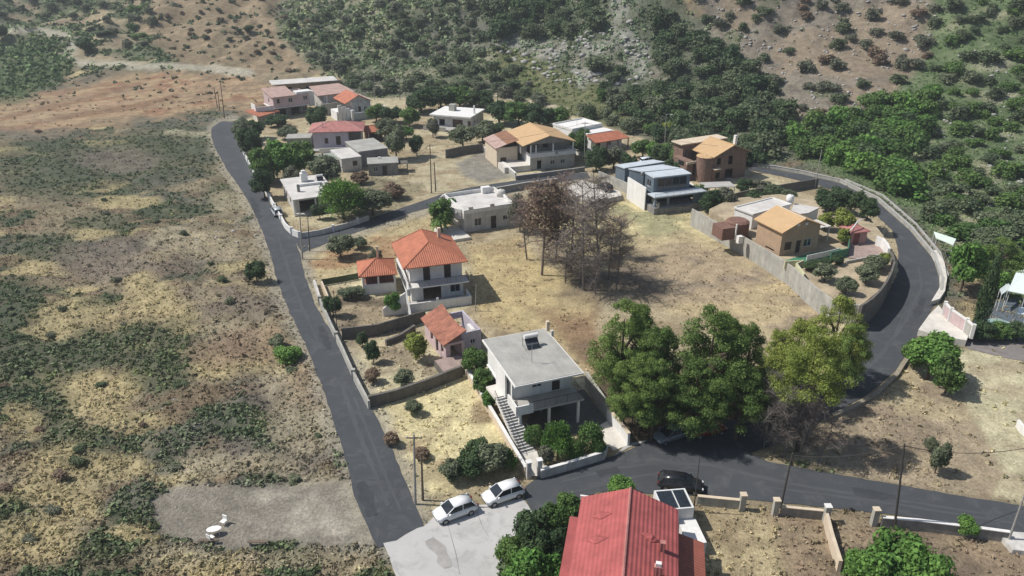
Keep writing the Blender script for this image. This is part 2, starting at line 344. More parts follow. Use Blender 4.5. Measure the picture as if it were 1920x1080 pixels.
# village ground
VIL = [(444,232),(500,205),(720,185),(940,185),(1100,225),(1300,290),(1420,318),(1560,345),(1660,400),(1720,480),(1735,560),(1650,720),(1560,790),(1420,860),(990,905),(795,990),(720,810),(620,620),(565,475),(520,400),(450,270)]
region(VIL, [(.40,.325,.225), ((.30,.235,.16), n_b, .52, .64), ((.50,.43,.30), n_a, .5, .62)], 3, 3)
region([(730,300),(850,285),(905,300),(960,338),(830,362),(740,380),(690,345)], [(.43,.365,.26), ((.33,.26,.18), n_c, .52, .65)], 5, 5)
region([(855,305),(908,283),(965,333),(900,345),(870,330)], [(.235,.215,.20)], 6, 4, .9)
region([(600,360),(700,330),(790,350),(760,385),(690,400),(640,415)], [(.20,.17,.12), ((.30,.25,.17), n_c, .5, .6)], 6, 6)
region([(572,478),(640,450),(770,405),(830,400),(870,440),(730,500),(690,520),(600,530)], [(.44,.35,.215), ((.33,.25,.16), n_c, .55, .65), ((.36,.23,.14), n_b, .6, .68)], 3, 5)
region([(1100,345),(1200,380),(1290,400),(1500,515),(1600,600),(1500,640),(1300,600),(1180,560),(1110,480),(960,400)], [(.55,.465,.28), ((.44,.36,.22), n_c, .45, .6), ((.34,.31,.19), n_b, .56, .66)], 14, 14)
region([(1180,470),(1300,440),(1430,490),(1560,590),(1500,640),(1440,620),(1300,600),(1200,580),(1150,520)], [(.39,.30,.21), ((.30,.235,.18), n_c, .5, .62), ((.46,.36,.23), n_b, .5, .62)], 26, 22)
region([(880,465),(970,445),(1000,480),(1120,560),(1110,640),(1160,760),(1050,640),(900,600),(890,560)], [(.46,.36,.21), ((.36,.27,.165), n_c, .48, .62)], 10, 12)
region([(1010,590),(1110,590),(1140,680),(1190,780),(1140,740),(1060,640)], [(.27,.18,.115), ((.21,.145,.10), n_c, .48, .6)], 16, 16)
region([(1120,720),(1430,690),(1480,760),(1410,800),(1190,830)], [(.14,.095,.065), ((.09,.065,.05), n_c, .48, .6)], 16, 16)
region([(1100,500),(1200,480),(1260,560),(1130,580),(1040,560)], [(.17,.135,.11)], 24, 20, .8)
region([(696,760),(870,700),(960,830),(985,890),(905,905),(790,940),(745,860)], [STR, ((.42,.34,.22), n_b, .5, .62), ((.33,.25,.165), n_c, .58, .7)], 5, 4)
region([(640,665),(800,640),(870,690),(690,742)], [(.50,.43,.30), ((.30,.24,.175), n_c, .5, .62)], 5, 4)
region([(610,560),(760,560),(770,620),(640,650)], [(.33,.26,.185), ((.15,.12,.09), n_c, .48, .6)], 5, 4)
region([(1405,852),(1440,845),(1560,785),(1700,690),(1800,700),(1885,890),(1860,932),(1690,908),(1560,884),(1440,865)], [(.36,.285,.21), ((.29,.225,.17), n_c, .5, .62), ((.42,.34,.23), n_b, .52, .64)], 6, 6)
region([(1800,655),(2400,640),(2400,1010),(1860,932),(1884,890),(1840,800),(1790,715)], [(.50,.44,.31), ((.42,.35,.25), n_c, .5, .62)], 6, 8)
region([(1300,932),(1450,955),(1640,975),(1890,1008),(2500,1040),(2500,1700),(1290,1700)], [(.29,.215,.155), ((.30,.23,.165), n_c, .48, .6), ((.19,.145,.11), n_b, .55, .65)], 4, 4)
region([(1305,945),(1440,955),(1480,1090),(1300,1200)], [(.42,.34,.22), ((.32,.25,.165), n_c, .48, .6)], 14, 14)
region([(740,925),(800,925),(985,915),(985,940),(800,985)], [(.37,.30,.20)], 6, 5, .8)
region(plotg, [(.285,.25,.22), ((.24,.21,.185), n_a, .45, .6), ((.35,.31,.27), n_b, .55, .65)], 14, 14)
# verges beside the asphalt
dl = np.minimum(np.minimum(ptsd(UU, VV, ROAD_L_L), ptsd(UU, VV, ROAD_L_R2)), ptsd(UU, VV, BR_L)); sc_px = np.clip(1500/np.maximum(YY, 40), 5, 30)
lay((1-sm(dl/sc_px+(n_c-.5)*1.2, .5, 1.6))*.75, (.34, .30, .25))
def track(pl, w, c, st=.9):
    wx = (fbm(XX/6, YY/6, 61, 3)-.5)*8; d = ptsd(UU+wx, VV+wx*.4, pl); lay((1-sm(d, w*.55, w*1.35))*st, c)
track([(-300,48),(0,56),(100,62),(142,82),(122,104),(150,119),(260,123),(400,128),(470,138)], 7, (.40,.36,.30))
track([(122,70),(142,84),(128,100)], 11, (.36,.33,.28), .8)
track([(-200,262),(0,232),(150,200),(290,188)], 4, (.38,.27,.19), .7); track([(70,238),(220,212),(340,165),(470,148)], 5, (.37,.255,.17), .8)
track([(0,222),(140,192),(250,160)], 4, (.19,.105,.07), .6); track([(110,222),(250,200),(330,180)], 5, (.18,.10,.065), .6)
track([(700,160),(740,172),(830,170)], 3, (.36,.31,.24), .6); track([(930,178),(990,190),(1060,205)], 4, (.50,.42,.33), .8)
track([(640,185),(720,192),(760,190)], 8, (.45,.38,.27), .8)
track([(310,248),(400,252)], 4, (.36,.32,.24), .7)
# rock outcrops as bare pale stone in the slope
for cx, cy, rx, ry in [(1165,75,26,16),(1195,100,16,30),(1210,130,10,16),(1090,140,14,22),(960,80,30,9),(1030,90,30,14),(1160,20,20,26),(1120,95,30,14)]:
    blob(cx, cy, rx, ry, (.30,.285,.265), .75, 26, .7)
for cx, cy, rx, ry in [(1860,120,40,14),(1880,180,35,16),(1840,330,40,25),(1800,370,30,30),(1850,420,50,16)]:
    blob(cx, cy, rx, ry, (.36,.32,.25), .7, 14, .5)
# fine mottling of the growth itself
mot = .82+.36*fbm(XX/1.1, YY/1.1, 71, 3); Cc = Cc*mot[..., None]*A3(.965, 1.0, .95)
gm = bpy.data.materials.new('ground_soil_and_dry_grass'); t, p = nodes(gm); N = t.nodes; L = t.links
p.inputs['Roughness'].default_value = 1; p.inputs['Specular IOR Level'].default_value = .1
at = N.new('ShaderNodeAttribute'); at.attribute_name = 'Col'; geo = N.new('ShaderNodeNewGeometry')
def tn(scale, det, rough=.6):
    n = N.new('ShaderNodeTexNoise'); n.inputs['Scale'].default_value = scale; n.inputs['Detail'].default_value = det; n.inputs['Roughness'].default_value = rough
    L.new(geo.outputs['Position'], n.inputs['Vector']); return n
na = tn(.55, 8, .75); nb = tn(3.2, 5, .7)
mr = N.new('ShaderNodeMapRange'); mr.inputs[1].default_value = .32; mr.inputs[2].default_value = .68; mr.inputs[3].default_value = .66; mr.inputs[4].default_value = 1.32; L.new(na.outputs['Fac'], mr.inputs[0])
mr2 = N.new('ShaderNodeMapRange'); mr2.inputs[1].default_value = .32; mr2.inputs[2].default_value = .68; mr2.inputs[3].default_value = .68; mr2.inputs[4].default_value = 1.3; L.new(nb.outputs['Fac'], mr2.inputs[0])
mm = N.new('ShaderNodeMath'); mm.operation = 'MULTIPLY'; L.new(mr.outputs[0], mm.inputs[0]); L.new(mr2.outputs[0], mm.inputs[1])
hv = N.new('ShaderNodeVectorMath'); hv.operation = 'SCALE'; L.new(at.outputs['Color'], hv.inputs[0]); L.new(mm.outputs[0], hv.inputs['Scale']); L.new(hv.outputs[0], p.inputs['Base Color'])
b = N.new('ShaderNodeBump'); b.inputs['Strength'].default_value = .7; b.inputs['Distance'].default_value = .35; L.new(nb.outputs['Fac'], b.inputs['Height']); L.new(b.outputs[0], p.inputs['Normal'])
nx, ny = XX.shape
Vg = np.stack([XX, YY, ZZ], -1).reshape(-1, 3); ii = np.arange(nx*ny).reshape(nx, ny)
Fg = np.stack([ii[:-1, :-1], ii[1:, :-1], ii[1:, 1:], ii[:-1, 1:]], -1).reshape(-1, 4)
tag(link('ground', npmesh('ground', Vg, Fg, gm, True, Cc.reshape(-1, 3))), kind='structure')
def sample_col(x, y):
    i = np.clip(np.searchsorted(GX, x)-1, 0, nx-2); j = np.clip(np.searchsorted(GY, y)-1, 0, ny-2)
    return Cc[i, j], i, j
def zarr(x, y):
    i = np.clip(np.searchsorted(GX, x)-1, 0, nx-2); j = np.clip(np.searchsorted(GY, y)-1, 0, ny-2)
    u = (x-GX[i])/(GX[i+1]-GX[i]); v = (y-GY[j])/(GY[j+1]-GY[j])
    return (ZZ[i, j]*(1-u)+ZZ[i+1, j]*u)*(1-v)+(ZZ[i, j+1]*(1-u)+ZZ[i+1, j+1]*u)*v
# ------------------------------------------------------------------ roads and paving
def asphalt(name, c, c2):
    m = mat(name, c, .9, .14, .12, .25, 18); t = m.node_tree; N = t.nodes; L = t.links; p = N.get('Principled BSDF')
    src = p.inputs['Base Color'].links[0].from_socket
    g = N.new('ShaderNodeNewGeometry'); n = N.new('ShaderNodeTexNoise'); n.inputs['Scale'].default_value = .5; n.inputs['Detail'].default_value = 9; n.inputs['Roughness'].default_value = .75; n.inputs['Distortion'].default_value = .6
    L.new(g.outputs['Position'], n.inputs['Vector']); r = N.new('ShaderNodeMapRange'); r.inputs[1].default_value = .5; r.inputs[2].default_value = .66; r.inputs[4].default_value = .7; L.new(n.outputs['Fac'], r.inputs[0])
    mx = N.new('ShaderNodeMix'); mx.data_type = 'RGBA'; L.new(r.outputs[0], mx.inputs[0]); L.new(src, mx.inputs[6]); mx.inputs[7].default_value = (*c2, 1); L.new(mx.outputs[2], p.inputs['Base Color'])
    return m
aspm = asphalt('asphalt', (.060, .065, .073), (.10, .103, .108)); concrm = asphalt('worn_concrete_road', (.46, .45, .44), (.30, .29, .28))
def rough_edge(pts, amp, step=3.0, seed=0):
    out = []
    n = len(pts); rr = random.Random(seed)
    for i in range(n):
        a = Vector(pts[i]); b2 = Vector(pts[(i+1) % n]); k = max(1, int((b2-a).length/step))
        for q in range(k):
            v = a.lerp(b2, q/k); out.append((v.x+rr.uniform(-amp, amp), v.y+rr.uniform(-amp, amp)))
    return out
def sheet(name, pxs, z, m, amp=.10, step=1.2, seed=1):
    P = [W(x, y, 0).xy for x, y in pxs]; P = rough_edge([(p.x, p.y) for p in P], amp, step, seed)
    tri = tessellate_polygon([[Vector((x, y, 0)) for x, y in P]])
    mb = MB(); mb.v = [(x, y, z) for x, y in P]; mb.f = [tuple(t) for t in tri]
    o = mb.build(name, m, fix=False)
    for pl in o.data.polygons:
        if pl.normal.z < 0: pl.flip()
    return tag(o, kind='structure')
left_poly = ROAD_L_L+ROAD_L_R2[::-1]+[(548,443)]+ROAD_L_R[::-1][1:-1]
sheet('road', left_poly, .05, aspm, .08, 1.0)
sheet('branch_road', BR_U+BR_L[:-1]+[(566,474)], .046, aspm, .09, 1.0)
CUR_IN = [(1400,318),(1470,332),(1540,349),(1600,371),(1640,401),(1672,432),(1684,470),(1684,510),(1668,545),(1640,590),(1607,622),(1590,662),(1560,705),(1500,760),(1430,783),(1280,795),(1222,820),(1190,840)]
BOT_U = [(1150,855),(1080,877),(1010,895),(984,912)]
BOT_L = [(985,935),(1002,962),(1060,940),(1130,922),(1200,926),(1300,930),(1400,937),(1450,942),(1640,961),(1890,1002),(2300,1062)]
CUR_OUT = [(2300,1010),(1920,950),(1800,930),(1690,911),(1560,889),(1440,866),(1408,850),(1450,835),(1500,808),(1560,778),(1620,745),(1680,695),(1722,625),(1752,570),(1763,530),(1750,486),(1706,434),(1645,379),(1575,344),(1500,327),(1410,312)]
sheet('lower_road', CUR_IN+BOT_U+BOT_L+CUR_OUT, .054, aspm, .09, 1.0)
sheet('concrete_apron', [(722,1022),(760,1003),(800,984),(815,965),(900,948),(983,934),(1003,962),(968,1000),(935,1060),(925,1130),(760,1130),(735,1070)], .058, concrm, .25, .8)
sheet('verge', [(1180,840),(1150,856),(1176,832),(1215,826)], .062, conc, .03)
sheet('driveway', [(1112,806),(1138,790),(1180,834),(1150,846)], .066, palec, .02)
sheet('garden_path', [(973,850),(1005,845),(1034,884),(1011,893),(990,894)], .066, palec, .02)
sheet('garage_shade_sheet', [(985,800),(1000,760),(1095,730),(1138,788),(1112,806),(1040,820)], .03, mat('painted_shade_floor', (.12,.115,.105)), .02)  # last sheet: dark colour paints the deep shade under the balcony
sheet('grey_side_yard', [(1812,642),(1822,636),(2100,650),(2100,700),(1920,678),(1870,668),(1815,654)], .04, mat('grey_gravel', (.21, .19, .185), .95, .25, .8, .3, 8), .15)
pm_ = asphalt('asphalt_patch', (.045, .049, .055), (.07, .074, .08)); pl_ = asphalt('worn_asphalt', (.078, .083, .09), (.06, .065, .073)); ck_ = mat('dark_crack', (.13, .125, .12), .9)
def strip(name, pts, wpx, z, m, seed):
    P = [W(x, y, 0).xy for x, y in pts]; Q = []
    for a, b in zip(P[:-1], P[1:]):
        k = max(1, int((b-a).length/.7)); Q += [a.lerp(b, q/k) for q in range(k)]
    Q.append(P[-1]); rr = random.Random(seed); mb = MB(); n = len(Q); vs = []
    for i, q in enumerate(Q):
        d = (Q[min(i+1, n-1)]-Q[max(i-1, 0)]).normalized(); nn = Vector((-d.y, d.x)); w_ = wpx*.5*(.55+.45*math.sin(math.pi*(i+.5)/n))*rr.uniform(.6, 1.3); j = rr.uniform(-.1, .1)*min(1, wpx)
        vs += [(q.x+nn.x*(w_+j), q.y+nn.y*(w_+j), z), (q.x-nn.x*(w_-j), q.y-nn.y*(w_-j), z)]
    mb.add(vs, [(2*i, 2*i+1, 2*i+3, 2*i+2) for i in range(n-1)]); o = mb.build(name, m, fix=False)
    for f_ in o.data.polygons:
        if f_.normal.z < 0: f_.flip()
    return tag(o, kind='structure')
for i, (pts, wd) in enumerate((([(640,720),(668,800),(700,880),(728,950)],.55),([(664,745),(694,820),(728,905),(752,960)],.4),([(520,440),(545,520),(566,575),(596,640)],.45),([(1050,905),(1150,880),(1230,868),(1330,872),(1400,890),(1520,915),(1680,938),(1850,965)],.5),([(1070,925),(1170,898),(1250,886)],.4),([(1420,912),(1560,930),(1700,950),(1900,982)],.4),([(1590,725),(1650,670),(1700,600),(1728,540),(1722,500)],.5),([(1560,745),(1620,700),(1672,640),(1700,580)],.35))): strip('wheel_track', pts, wd, .064+.0005*i, pl_, i)
for i, (pts, wd) in enumerate((([(600,612),(618,655)],1.0),([(676,905),(700,968)],1.3),([(1120,890),(1160,880)],1.2),([(1600,922),(1680,934)],1.3),([(1730,560),(1716,596)],1.1),([(470,370),(488,410)],1.1))): strip('asphalt_patch', pts, wd, .071+.0005*i, pm_, 20+i)
for i, (pts, wd) in enumerate((([(893,958),(905,990),(918,1010)],.03),([(840,985),(855,1040),(862,1078)],.03),([(758,905),(722,960),(705,1018)],.03))): strip('crack', pts, wd, .078+.0005*i, ck_, 40+i)
strip('stain', [(805,1012),(830,1040),(838,1066)], 1.3, .083, mat('brown_grey_stain', (.33,.315,.30), .95, .25, .8), 50)
# ------------------------------------------------------------------ house builder
class House:
    def __init__(s, name, label, cat, A, B, zA, depth, z0=0.0, group=None):
        a = W(*A, zA); b = W(*B, zA); s.w = (b-a).length; s.ang = math.atan2(b.y-a.y, b.x-a.x)
        if not isinstance(depth, (int, float)):
            c = W(*depth, zA); nrm = Vector((-math.sin(s.ang), math.cos(s.ang), 0)); depth = (c-b).dot(nrm)
        s.d = depth; s.z0 = z0
        s.root = empty(name, (a.x, a.y, z0), s.ang, label, cat, group)
    def box(s, name, x0, x1, y0, y1, z0, z1, m, parent=None):
        return MB().box(x0, x1, y0, y1, z0, z1).build(name, m, parent or s.root)
    def put(s, name, mb, m, parent=None, smooth=False): return mb.build(name, m, parent or s.root, smooth)
    def walls(s, x0, x1, y0, y1, z0, z1, m, holes={}, t=.22, name='wall', sides='flrb', fill=True):
        mb = MB(); extra = []
        def side(k):
            if k == 'f': return x1-x0, lambda a, z, d: (x0+a, y0+d, z)
            if k == 'b': return x1-x0, lambda a, z, d: (x0+a, y1-d, z)
            if k == 'l': return y1-y0-2*t, lambda a, z, d: (x0+d, y0+t+a, z)
            if k == 'r': return y1-y0-2*t, lambda a, z, d: (x1-d, y0+t+a, z)
        for k in sides:
            Lk, fn = side(k); hs = [(max(.05, h[0]), h[1], min(h[0]+h[2], Lk-.05), h[1]+h[3], h[4]) for h in holes.get(k, [])]
            hs = [h for h in hs if h[2] > h[0]+.1]
            aa = sorted({0, Lk} | {h[0] for h in hs} | {h[2] for h in hs}); zz = sorted({z0, z1} | {z0+h[1] for h in hs} | {min(z0+h[3], z1-.02) for h in hs})
            na_, nz_ = len(aa)-1, len(zz)-1
            solid = [[not any(h[0]-1e-6 <= (aa[i]+aa[i+1])/2 <= h[2] and z0+h[1] <= (zz[j]+zz[j+1])/2 <= z0+h[3] for h in hs) for j in range(nz_)] for i in range(na_)]
            def S(i, j): return 0 <= i < na_ and 0 <= j < nz_ and solid[i][j]
            for i in range(na_):
                for j in range(nz_):
                    if not solid[i][j]: continue
                    a0, a1, c0, c1 = aa[i], aa[i+1], zz[j], zz[j+1]
                    mb.add([fn(a0, c0, 0), fn(a1, c0, 0), fn(a1, c1, 0), fn(a0, c1, 0)], [(0, 1, 2, 3)])
                    mb.add([fn(a0, c0, t), fn(a1, c0, t), fn(a1, c1, t), fn(a0, c1, t)], [(3, 2, 1, 0)])
                    for (di, dj, q) in ((-1, 0, (a0, c0, a0, c1)), (1, 0, (a1, c0, a1, c1)), (0, -1, (a0, c0, a1, c0)), (0, 1, (a0, c1, a1, c1))):
                        if not S(i+di, j+dj): mb.add([fn(q[0], q[1], 0), fn(q[2], q[3], 0), fn(q[2], q[3], t), fn(q[0], q[1], t)], [(0, 1, 2, 3)])
            if fill:
                for h in hs: extra.append((fn, h))
        import bmesh
        wo_ = mb.build(name, m, s.root, fix=False)
        b = bmesh.new(); b.from_mesh(wo_.data); bmesh.ops.remove_doubles(b, verts=b.verts[:], dist=1e-4); bmesh.ops.recalc_face_normals(b, faces=b.faces[:]); b.to_mesh(wo_.data); b.free()
        for fn, (a0, c0, a1, c1, kd) in extra:
            c0 += z0; c1 = min(c1+z0, z1-.02); g = .004; a0 += g; a1 -= g; c0 += g; c1 -= g
            if kd == 'win':
                f = MB(); w = .07
                for q in ((a0, a1, c0, c0+w), (a0, a1, c1-w, c1), (a0, a0+w, c0+w, c1-w), (a1-w, a1, c0+w, c1-w), ((a0+a1)/2-.025, (a0+a1)/2+.025, c0+w, c1-w)):
                    f.mbox(fn, q[0], q[1], q[2], q[3], .07, .13)
                fo = f.build('window', wmetal, s.root)
                MB().mbox(fn, a0+w, a1-w, c0+w, c1-w, .095, .105).build('pane', glass, fo)
            elif kd == 'shut':
                f = MB(); n = 5; hh = (c1-c0)/n
                for q in range(n): f.mbox(fn, a0, a1, c0+q*hh+.01, c0+(q+1)*hh-.01, .05, .09)
                f.build('shutter', shut, s.root)
            elif kd in ('door', 'rdoor'):
                d_ = MB().mbox(fn, a0, a1, c0, c1, .08, .13).build('door', redd if kd == 'rdoor' else door_m, s.root)
                MB().mbox(fn, a1-.18, a1-.12, c0+.95, c0+1.1, .04, .078).build('handle', metal, d_)
        return wo_
    def flat(s, x0, x1, y0, y1, z, m, th=.2, oh=.3, name='roof', parapet=0, pm=None):
        r = s.box(name, x0-oh, x1+oh, y0-oh, y1+oh, z, z+th, m)
        if parapet:
            mb = MB(); w = .18; X0, X1, Y0, Y1 = x0-oh, x1+oh, y0-oh, y1+oh; Z = z+th
            for q in ((X0, X1, Y0, Y0+w), (X0, X1, Y1-w, Y1), (X0, X0+w, Y0+w, Y1-w), (X1-w, X1, Y0+w, Y1-w)): mb.box(q[0], q[1], q[2], q[3], Z+.002, Z+parapet)
            mb.build('parapet', pm or m, s.root)
        return r
    def gable(s, x0, x1, y0, y1, z, rise, m, ridge='y', oh=.4, wm=None, th=.14, capm=None):
        mb = MB(); e = .0
        if ridge == 'y':
            xm = (x0+x1)/2; sl = rise/(xm-x0); zz = z-sl*oh; a, b = y0-oh, y1+oh
            mb.slab([(x0-oh, a, zz+th), (xm, a, z+rise+th), (xm, b, z+rise+th), (x0-oh, b, zz+th)], th)
            mb.slab([(x1+oh, a, zz+th), (x1+oh, b, zz+th), (xm, b, z+rise+th), (xm, a, z+rise+th)], th)
            rc = [(xm, a, z+rise+th+.02), (xm, b, z+rise+th+.02)]
            tri = [[(x0, yy, z), (x1, yy, z), (xm, yy, z+rise-.01), (x0, yy+.2, z), (x1, yy+.2, z), (xm, yy+.2, z+rise-.01)] for yy in (y0, y1-.2)]
        else:
            ym = (y0+y1)/2; sl = rise/(ym-y0); zz = z-sl*oh; a, b = x0-oh, x1+oh
            mb.slab([(a, y0-oh, zz+th), (b, y0-oh, zz+th), (b, ym, z+rise+th), (a, ym, z+rise+th)], th)
            mb.slab([(a, y1+oh, zz+th), (a, ym, z+rise+th), (b, ym, z+rise+th), (b, y1+oh, zz+th)], th)
            rc = [(a, ym, z+rise+th+.02), (b, ym, z+rise+th+.02)]
            tri = [[(xx, y0, z), (xx, y1, z), (xx, ym, z+rise-.01), (xx+.2, y0, z), (xx+.2, y1, z), (xx+.2, ym, z+rise-.01)] for xx in (x0, x1-.2)]
        r = mb.build('roof', m, s.root); MB().tube(rc, .11, 6).build('ridge', capm or m, r)
        if wm:
            for q in tri: MB().add(q, [(0, 1, 2), (5, 4, 3), (0, 3, 4, 1), (1, 4, 5, 2), (2, 5, 3, 0)]).build('gable_end', wm, s.root)
        return r
    def pblock(s, wn, rn, q, z, zb, wm, rm, inset=.2, th=.18):
        inv = (Matrix.Translation((s.root.location.x, s.root.location.y, 0)) @ Matrix.Rotation(s.ang, 4, 'Z')).inverted()
        P = [inv @ Vector((*W(x, y, z).xy, 0)) for x, y in q]; c = sum(P, Vector())/len(P)
        MB().prism([(p_+(c-p_).normalized()*inset).xy for p_ in P], zb, z-th).build(wn, wm, s.root); MB().prism([p_.xy for p_ in P], z-th+.002, z).build(rn, rm, s.root)
    def hip(s, x0, x1, y0, y1, z, rise, m, oh=.4, th=.12, capm=None, backgable=False):
        X0, X1, Y0, Y1 = x0-oh, x1+oh, y0-oh, y1+oh; w, d = X1-X0, Y1-Y0; Z = z+th; T = Z+rise
        if abs(w-d) < .3: r0 = r1 = ((X0+X1)/2, (Y0+Y1)/2, T)
        elif w > d: r0 = (X0+d/2, (Y0+Y1)/2, T); r1 = (X1-d/2, (Y0+Y1)/2, T)
        else: r0 = ((X0+X1)/2, Y0+w/2, T); r1 = ((X0+X1)/2, Y1-w/2, T)
        if backgable: r1 = (r1[0], Y1, T)
        a, b, c, d_ = (X0, Y0, Z), (X1, Y0, Z), (X1, Y1, Z), (X0, Y1, Z)
        if w > d: fs = [[a, b, r1, r0], [b, c, r1], [c, d_, r0, r1], [d_, a, r0]]; hips = [(a, r0), (d_, r0), (b, r1), (c, r1)]
        else: fs = [[a, b, r0], [b, c, r1, r0], [c, d_, r1], [d_, a, r0, r1]]; hips = [(a, r0), (b, r0), (c, r1), (d_, r1)]
        mb = MB()
        for f in fs:
            q = []
            for pt in f:
                if not q or (Vector(pt)-Vector(q[-1])).length > 1e-4: q.append(pt)
            mb.slab(q, th)
        r = mb.build('roof', m, s.root); cp = MB()
        for u, v in hips+[(r0, r1)]:
            if (Vector(u)-Vector(v)).length > .2: cp.tube([u, v], .09, 5)
        cp.build('ridge', capm or m, r); return r
    def rail(s, pts, z, h, parent=None, m=None, name='railing'):
        mb = MB()
        for (x0, y0), (x1, y1) in zip(pts[:-1], pts[1:]):
            L_ = math.hypot(x1-x0, y1-y0); n = max(2, int(L_/.16)); mb.tube([(x0, y0, z+h), (x1, y1, z+h)], .03, 4)
            for k in range(n+1): u = k/n; x = x0+(x1-x0)*u; y = y0+(y1-y0)*u; mb.tube([(x, y, z), (x, y, z+h)], .014 if k % 8 else .03, 3)
        return mb.build(name, m or railm, parent or s.root)
    def tank(s, x, y, z, r=.5, h=1.1, m=None, name='water_tank'):
        t = MB().lathe((x, y, z), [(r, 0), (r, h*.85), (r*.7, h), (.12, h), (.12, h+.06)], 16).build(name, m or white, s.root, True); return t
    def heater(s, x, y, z, k=1.0):
        t = MB().tube([(x-.8*k, y, z+1.2*k), (x+.8*k, y, z+1.2*k)], .26*k, 12).build('water_heater', white, s.root)
        f = MB(); f.box(x-.9*k, x-.84*k, y-.9*k, y+.3*k, z, z+.06); f.box(x+.84*k, x+.9*k, y-.9*k, y+.3*k, z, z+.06); f.box(x-.9*k, x-.84*k, y+.2*k, y+.26*k, z+.06, z+1.0*k); f.box(x+.84*k, x+.9*k, y+.2*k, y+.26*k, z+.06, z+1.0*k)
        f.build('frame', metal, t)
        MB().slab([(x-.75*k, y-1.0*k, z+.15), (x+.75*k, y-1.0*k, z+.15), (x+.75*k, y+.1*k, z+1.05*k), (x-.75*k, y+.1*k, z+1.05*k)], .07).build('solar_panel', glass, t)
    def antenna(s, x, y, z, h=2.4):
        mb = MB().tube([(x, y, z), (x, y, z+h)], .03, 5).tube([(x-.7, y, z+h-.1), (x+.7, y, z+h-.1)], .02, 4)
        for k in range(6): mb.tube([(x-.65+k*.25, y-.25, z+h-.1), (x-.65+k*.25, y+.25, z+h-.1)], .012, 3)
        mb.build('antenna', metal, s.root)
def mitre(P, t, closed=False):
    n = len(P); L_, R_ = [], []
    for i in range(n):
        a = P[i-1] if (i > 0 or closed) else None; b = P[(i+1) % n] if (i < n-1 or closed) else None
        d1 = (P[i]-a).normalized() if a is not None else (b-P[i]).normalized(); d2 = (b-P[i]).normalized() if b is not None else d1
        nn = (Vector((-d1.y, d1.x))+Vector((-d2.y, d2.x))); nn = nn.normalized() if nn.length > 1e-4 else Vector((-d1.y, d1.x))
        k = 1/max(.5, nn.dot(Vector((-d1.y, d1.x)))); L_.append(P[i]+nn*t/2*k); R_.append(P[i]-nn*t/2*k)
    return L_, R_
def wall_line(label, pts, h, m, t=.22, zp=0.0, base=0.0, cat='wall', name='boundary_wall', coping=None, group=None, step=None, rough=0, piers=0, sub=2.5, pier_m=None):
    P = [W(x, y, zp).xy for x, y in pts]; Q = []
    for a, b in zip(P[:-1], P[1:]):
        k = max(1, int((b-a).length/sub))
        for q in range(k): Q.append(a.lerp(b, q/k))
    Q.append(P[-1]); rr = random.Random(int(pts[0][0]*7+pts[0][1]))
    if not hasattr(h, '__len__'): h = [h]*2
    hs = [h[0]+(h[-1]-h[0])*i/(len(Q)-1)+rr.uniform(-rough, rough) for i in range(len(Q))]
    L_, R_ = mitre(Q, t); mb = MB(); n = len(Q); o = Q[0]
    def ring(Lq, Rq, i, z0, z1): return [(Lq[i].x-o.x, Lq[i].y-o.y, z0), (Rq[i].x-o.x, Rq[i].y-o.y, z0), (Rq[i].x-o.x, Rq[i].y-o.y, z1), (Lq[i].x-o.x, Lq[i].y-o.y, z1)]
    def ribbon(Lq, Rq, z0s, z1s):
        mb = MB(); vs = []
        for i in range(n): vs += ring(Lq, Rq, i, z0s[i], z1s[i])
        fs = [(0, 1, 2, 3), tuple(range(4*n-4, 4*n))[::-1]]
        for i in range(n-1):
            for k in range(4): fs.append((i*4+k, i*4+(k+1) % 4, (i+1)*4+(k+1) % 4, (i+1)*4+k))
        return mb.add(vs, fs)
    root = empty(name, (o.x, o.y, base), 0, label, cat, group)
    ribbon(L_, R_, [-.3]*n, hs).build('wall', m, root)
    if coping:
        Lc, Rc = mitre(Q, t+.12); ribbon(Lc, Rc, [v+.003 for v in hs], [v+.08 for v in hs]).build('coping', coping, root)
    if piers:
        d = 0; last = -99
        for i in range(n):
            if i: d += (Q[i]-Q[i-1]).length
            if d-last >= piers:
                last = d; x, y = Q[i].x-o.x, Q[i].y-o.y; s_ = t/2+.09
                MB().box(x-s_, x+s_, y-s_, y+s_, -.3, hs[i]+.3).build('pier', pier_m or m, root)
    return root
def fence_line(label, pts, h, m, zp=0.0, base=0.0, spacing=2.2, panel=None, cat='fence', name='fence', group=None, posts=.04):
    P = [W(x, y, zp).xy for x, y in pts]; o = P[0]; root = empty(name, (o.x, o.y, base), 0, label, cat, group); pb = MB(); wb = MB()
    for a, b in zip(P[:-1], P[1:]):
        k = max(1, int((b-a).length/spacing))
        for q in range(k+1):
            v = a.lerp(b, q/k)-o; pb.tube([(v.x, v.y, -.2), (v.x, v.y, h)], posts, 5)
        a_, b_ = a-o, b-o
        if panel:
            d = (b_-a_).normalized()*.0; nrm = Vector((-(b_-a_).y, (b_-a_).x)).normalized()*.015
            wb.add([(a_.x+nrm.x, a_.y+nrm.y, .05), (b_.x+nrm.x, b_.y+nrm.y, .05), (b_.x+nrm.x, b_.y+nrm.y, h-.03), (a_.x+nrm.x, a_.y+nrm.y, h-.03), (a_.x-nrm.x, a_.y-nrm.y, .05), (b_.x-nrm.x, b_.y-nrm.y, .05), (b_.x-nrm.x, b_.y-nrm.y, h-.03), (a_.x-nrm.x, a_.y-nrm.y, h-.03)], [(0, 1, 2, 3), (7, 6, 5, 4), (0, 4, 5, 1), (3, 2, 6, 7), (0, 3, 7, 4), (1, 5, 6, 2)])
        else:
            for zz in (.3, .6, .9, h-.05): wb.tube([(a_.x, a_.y, zz), (b_.x, b_.y, zz)], .012, 3)
    pb.build('post', m, root); wb.build('panel' if panel else 'wire', panel or m, root); return root
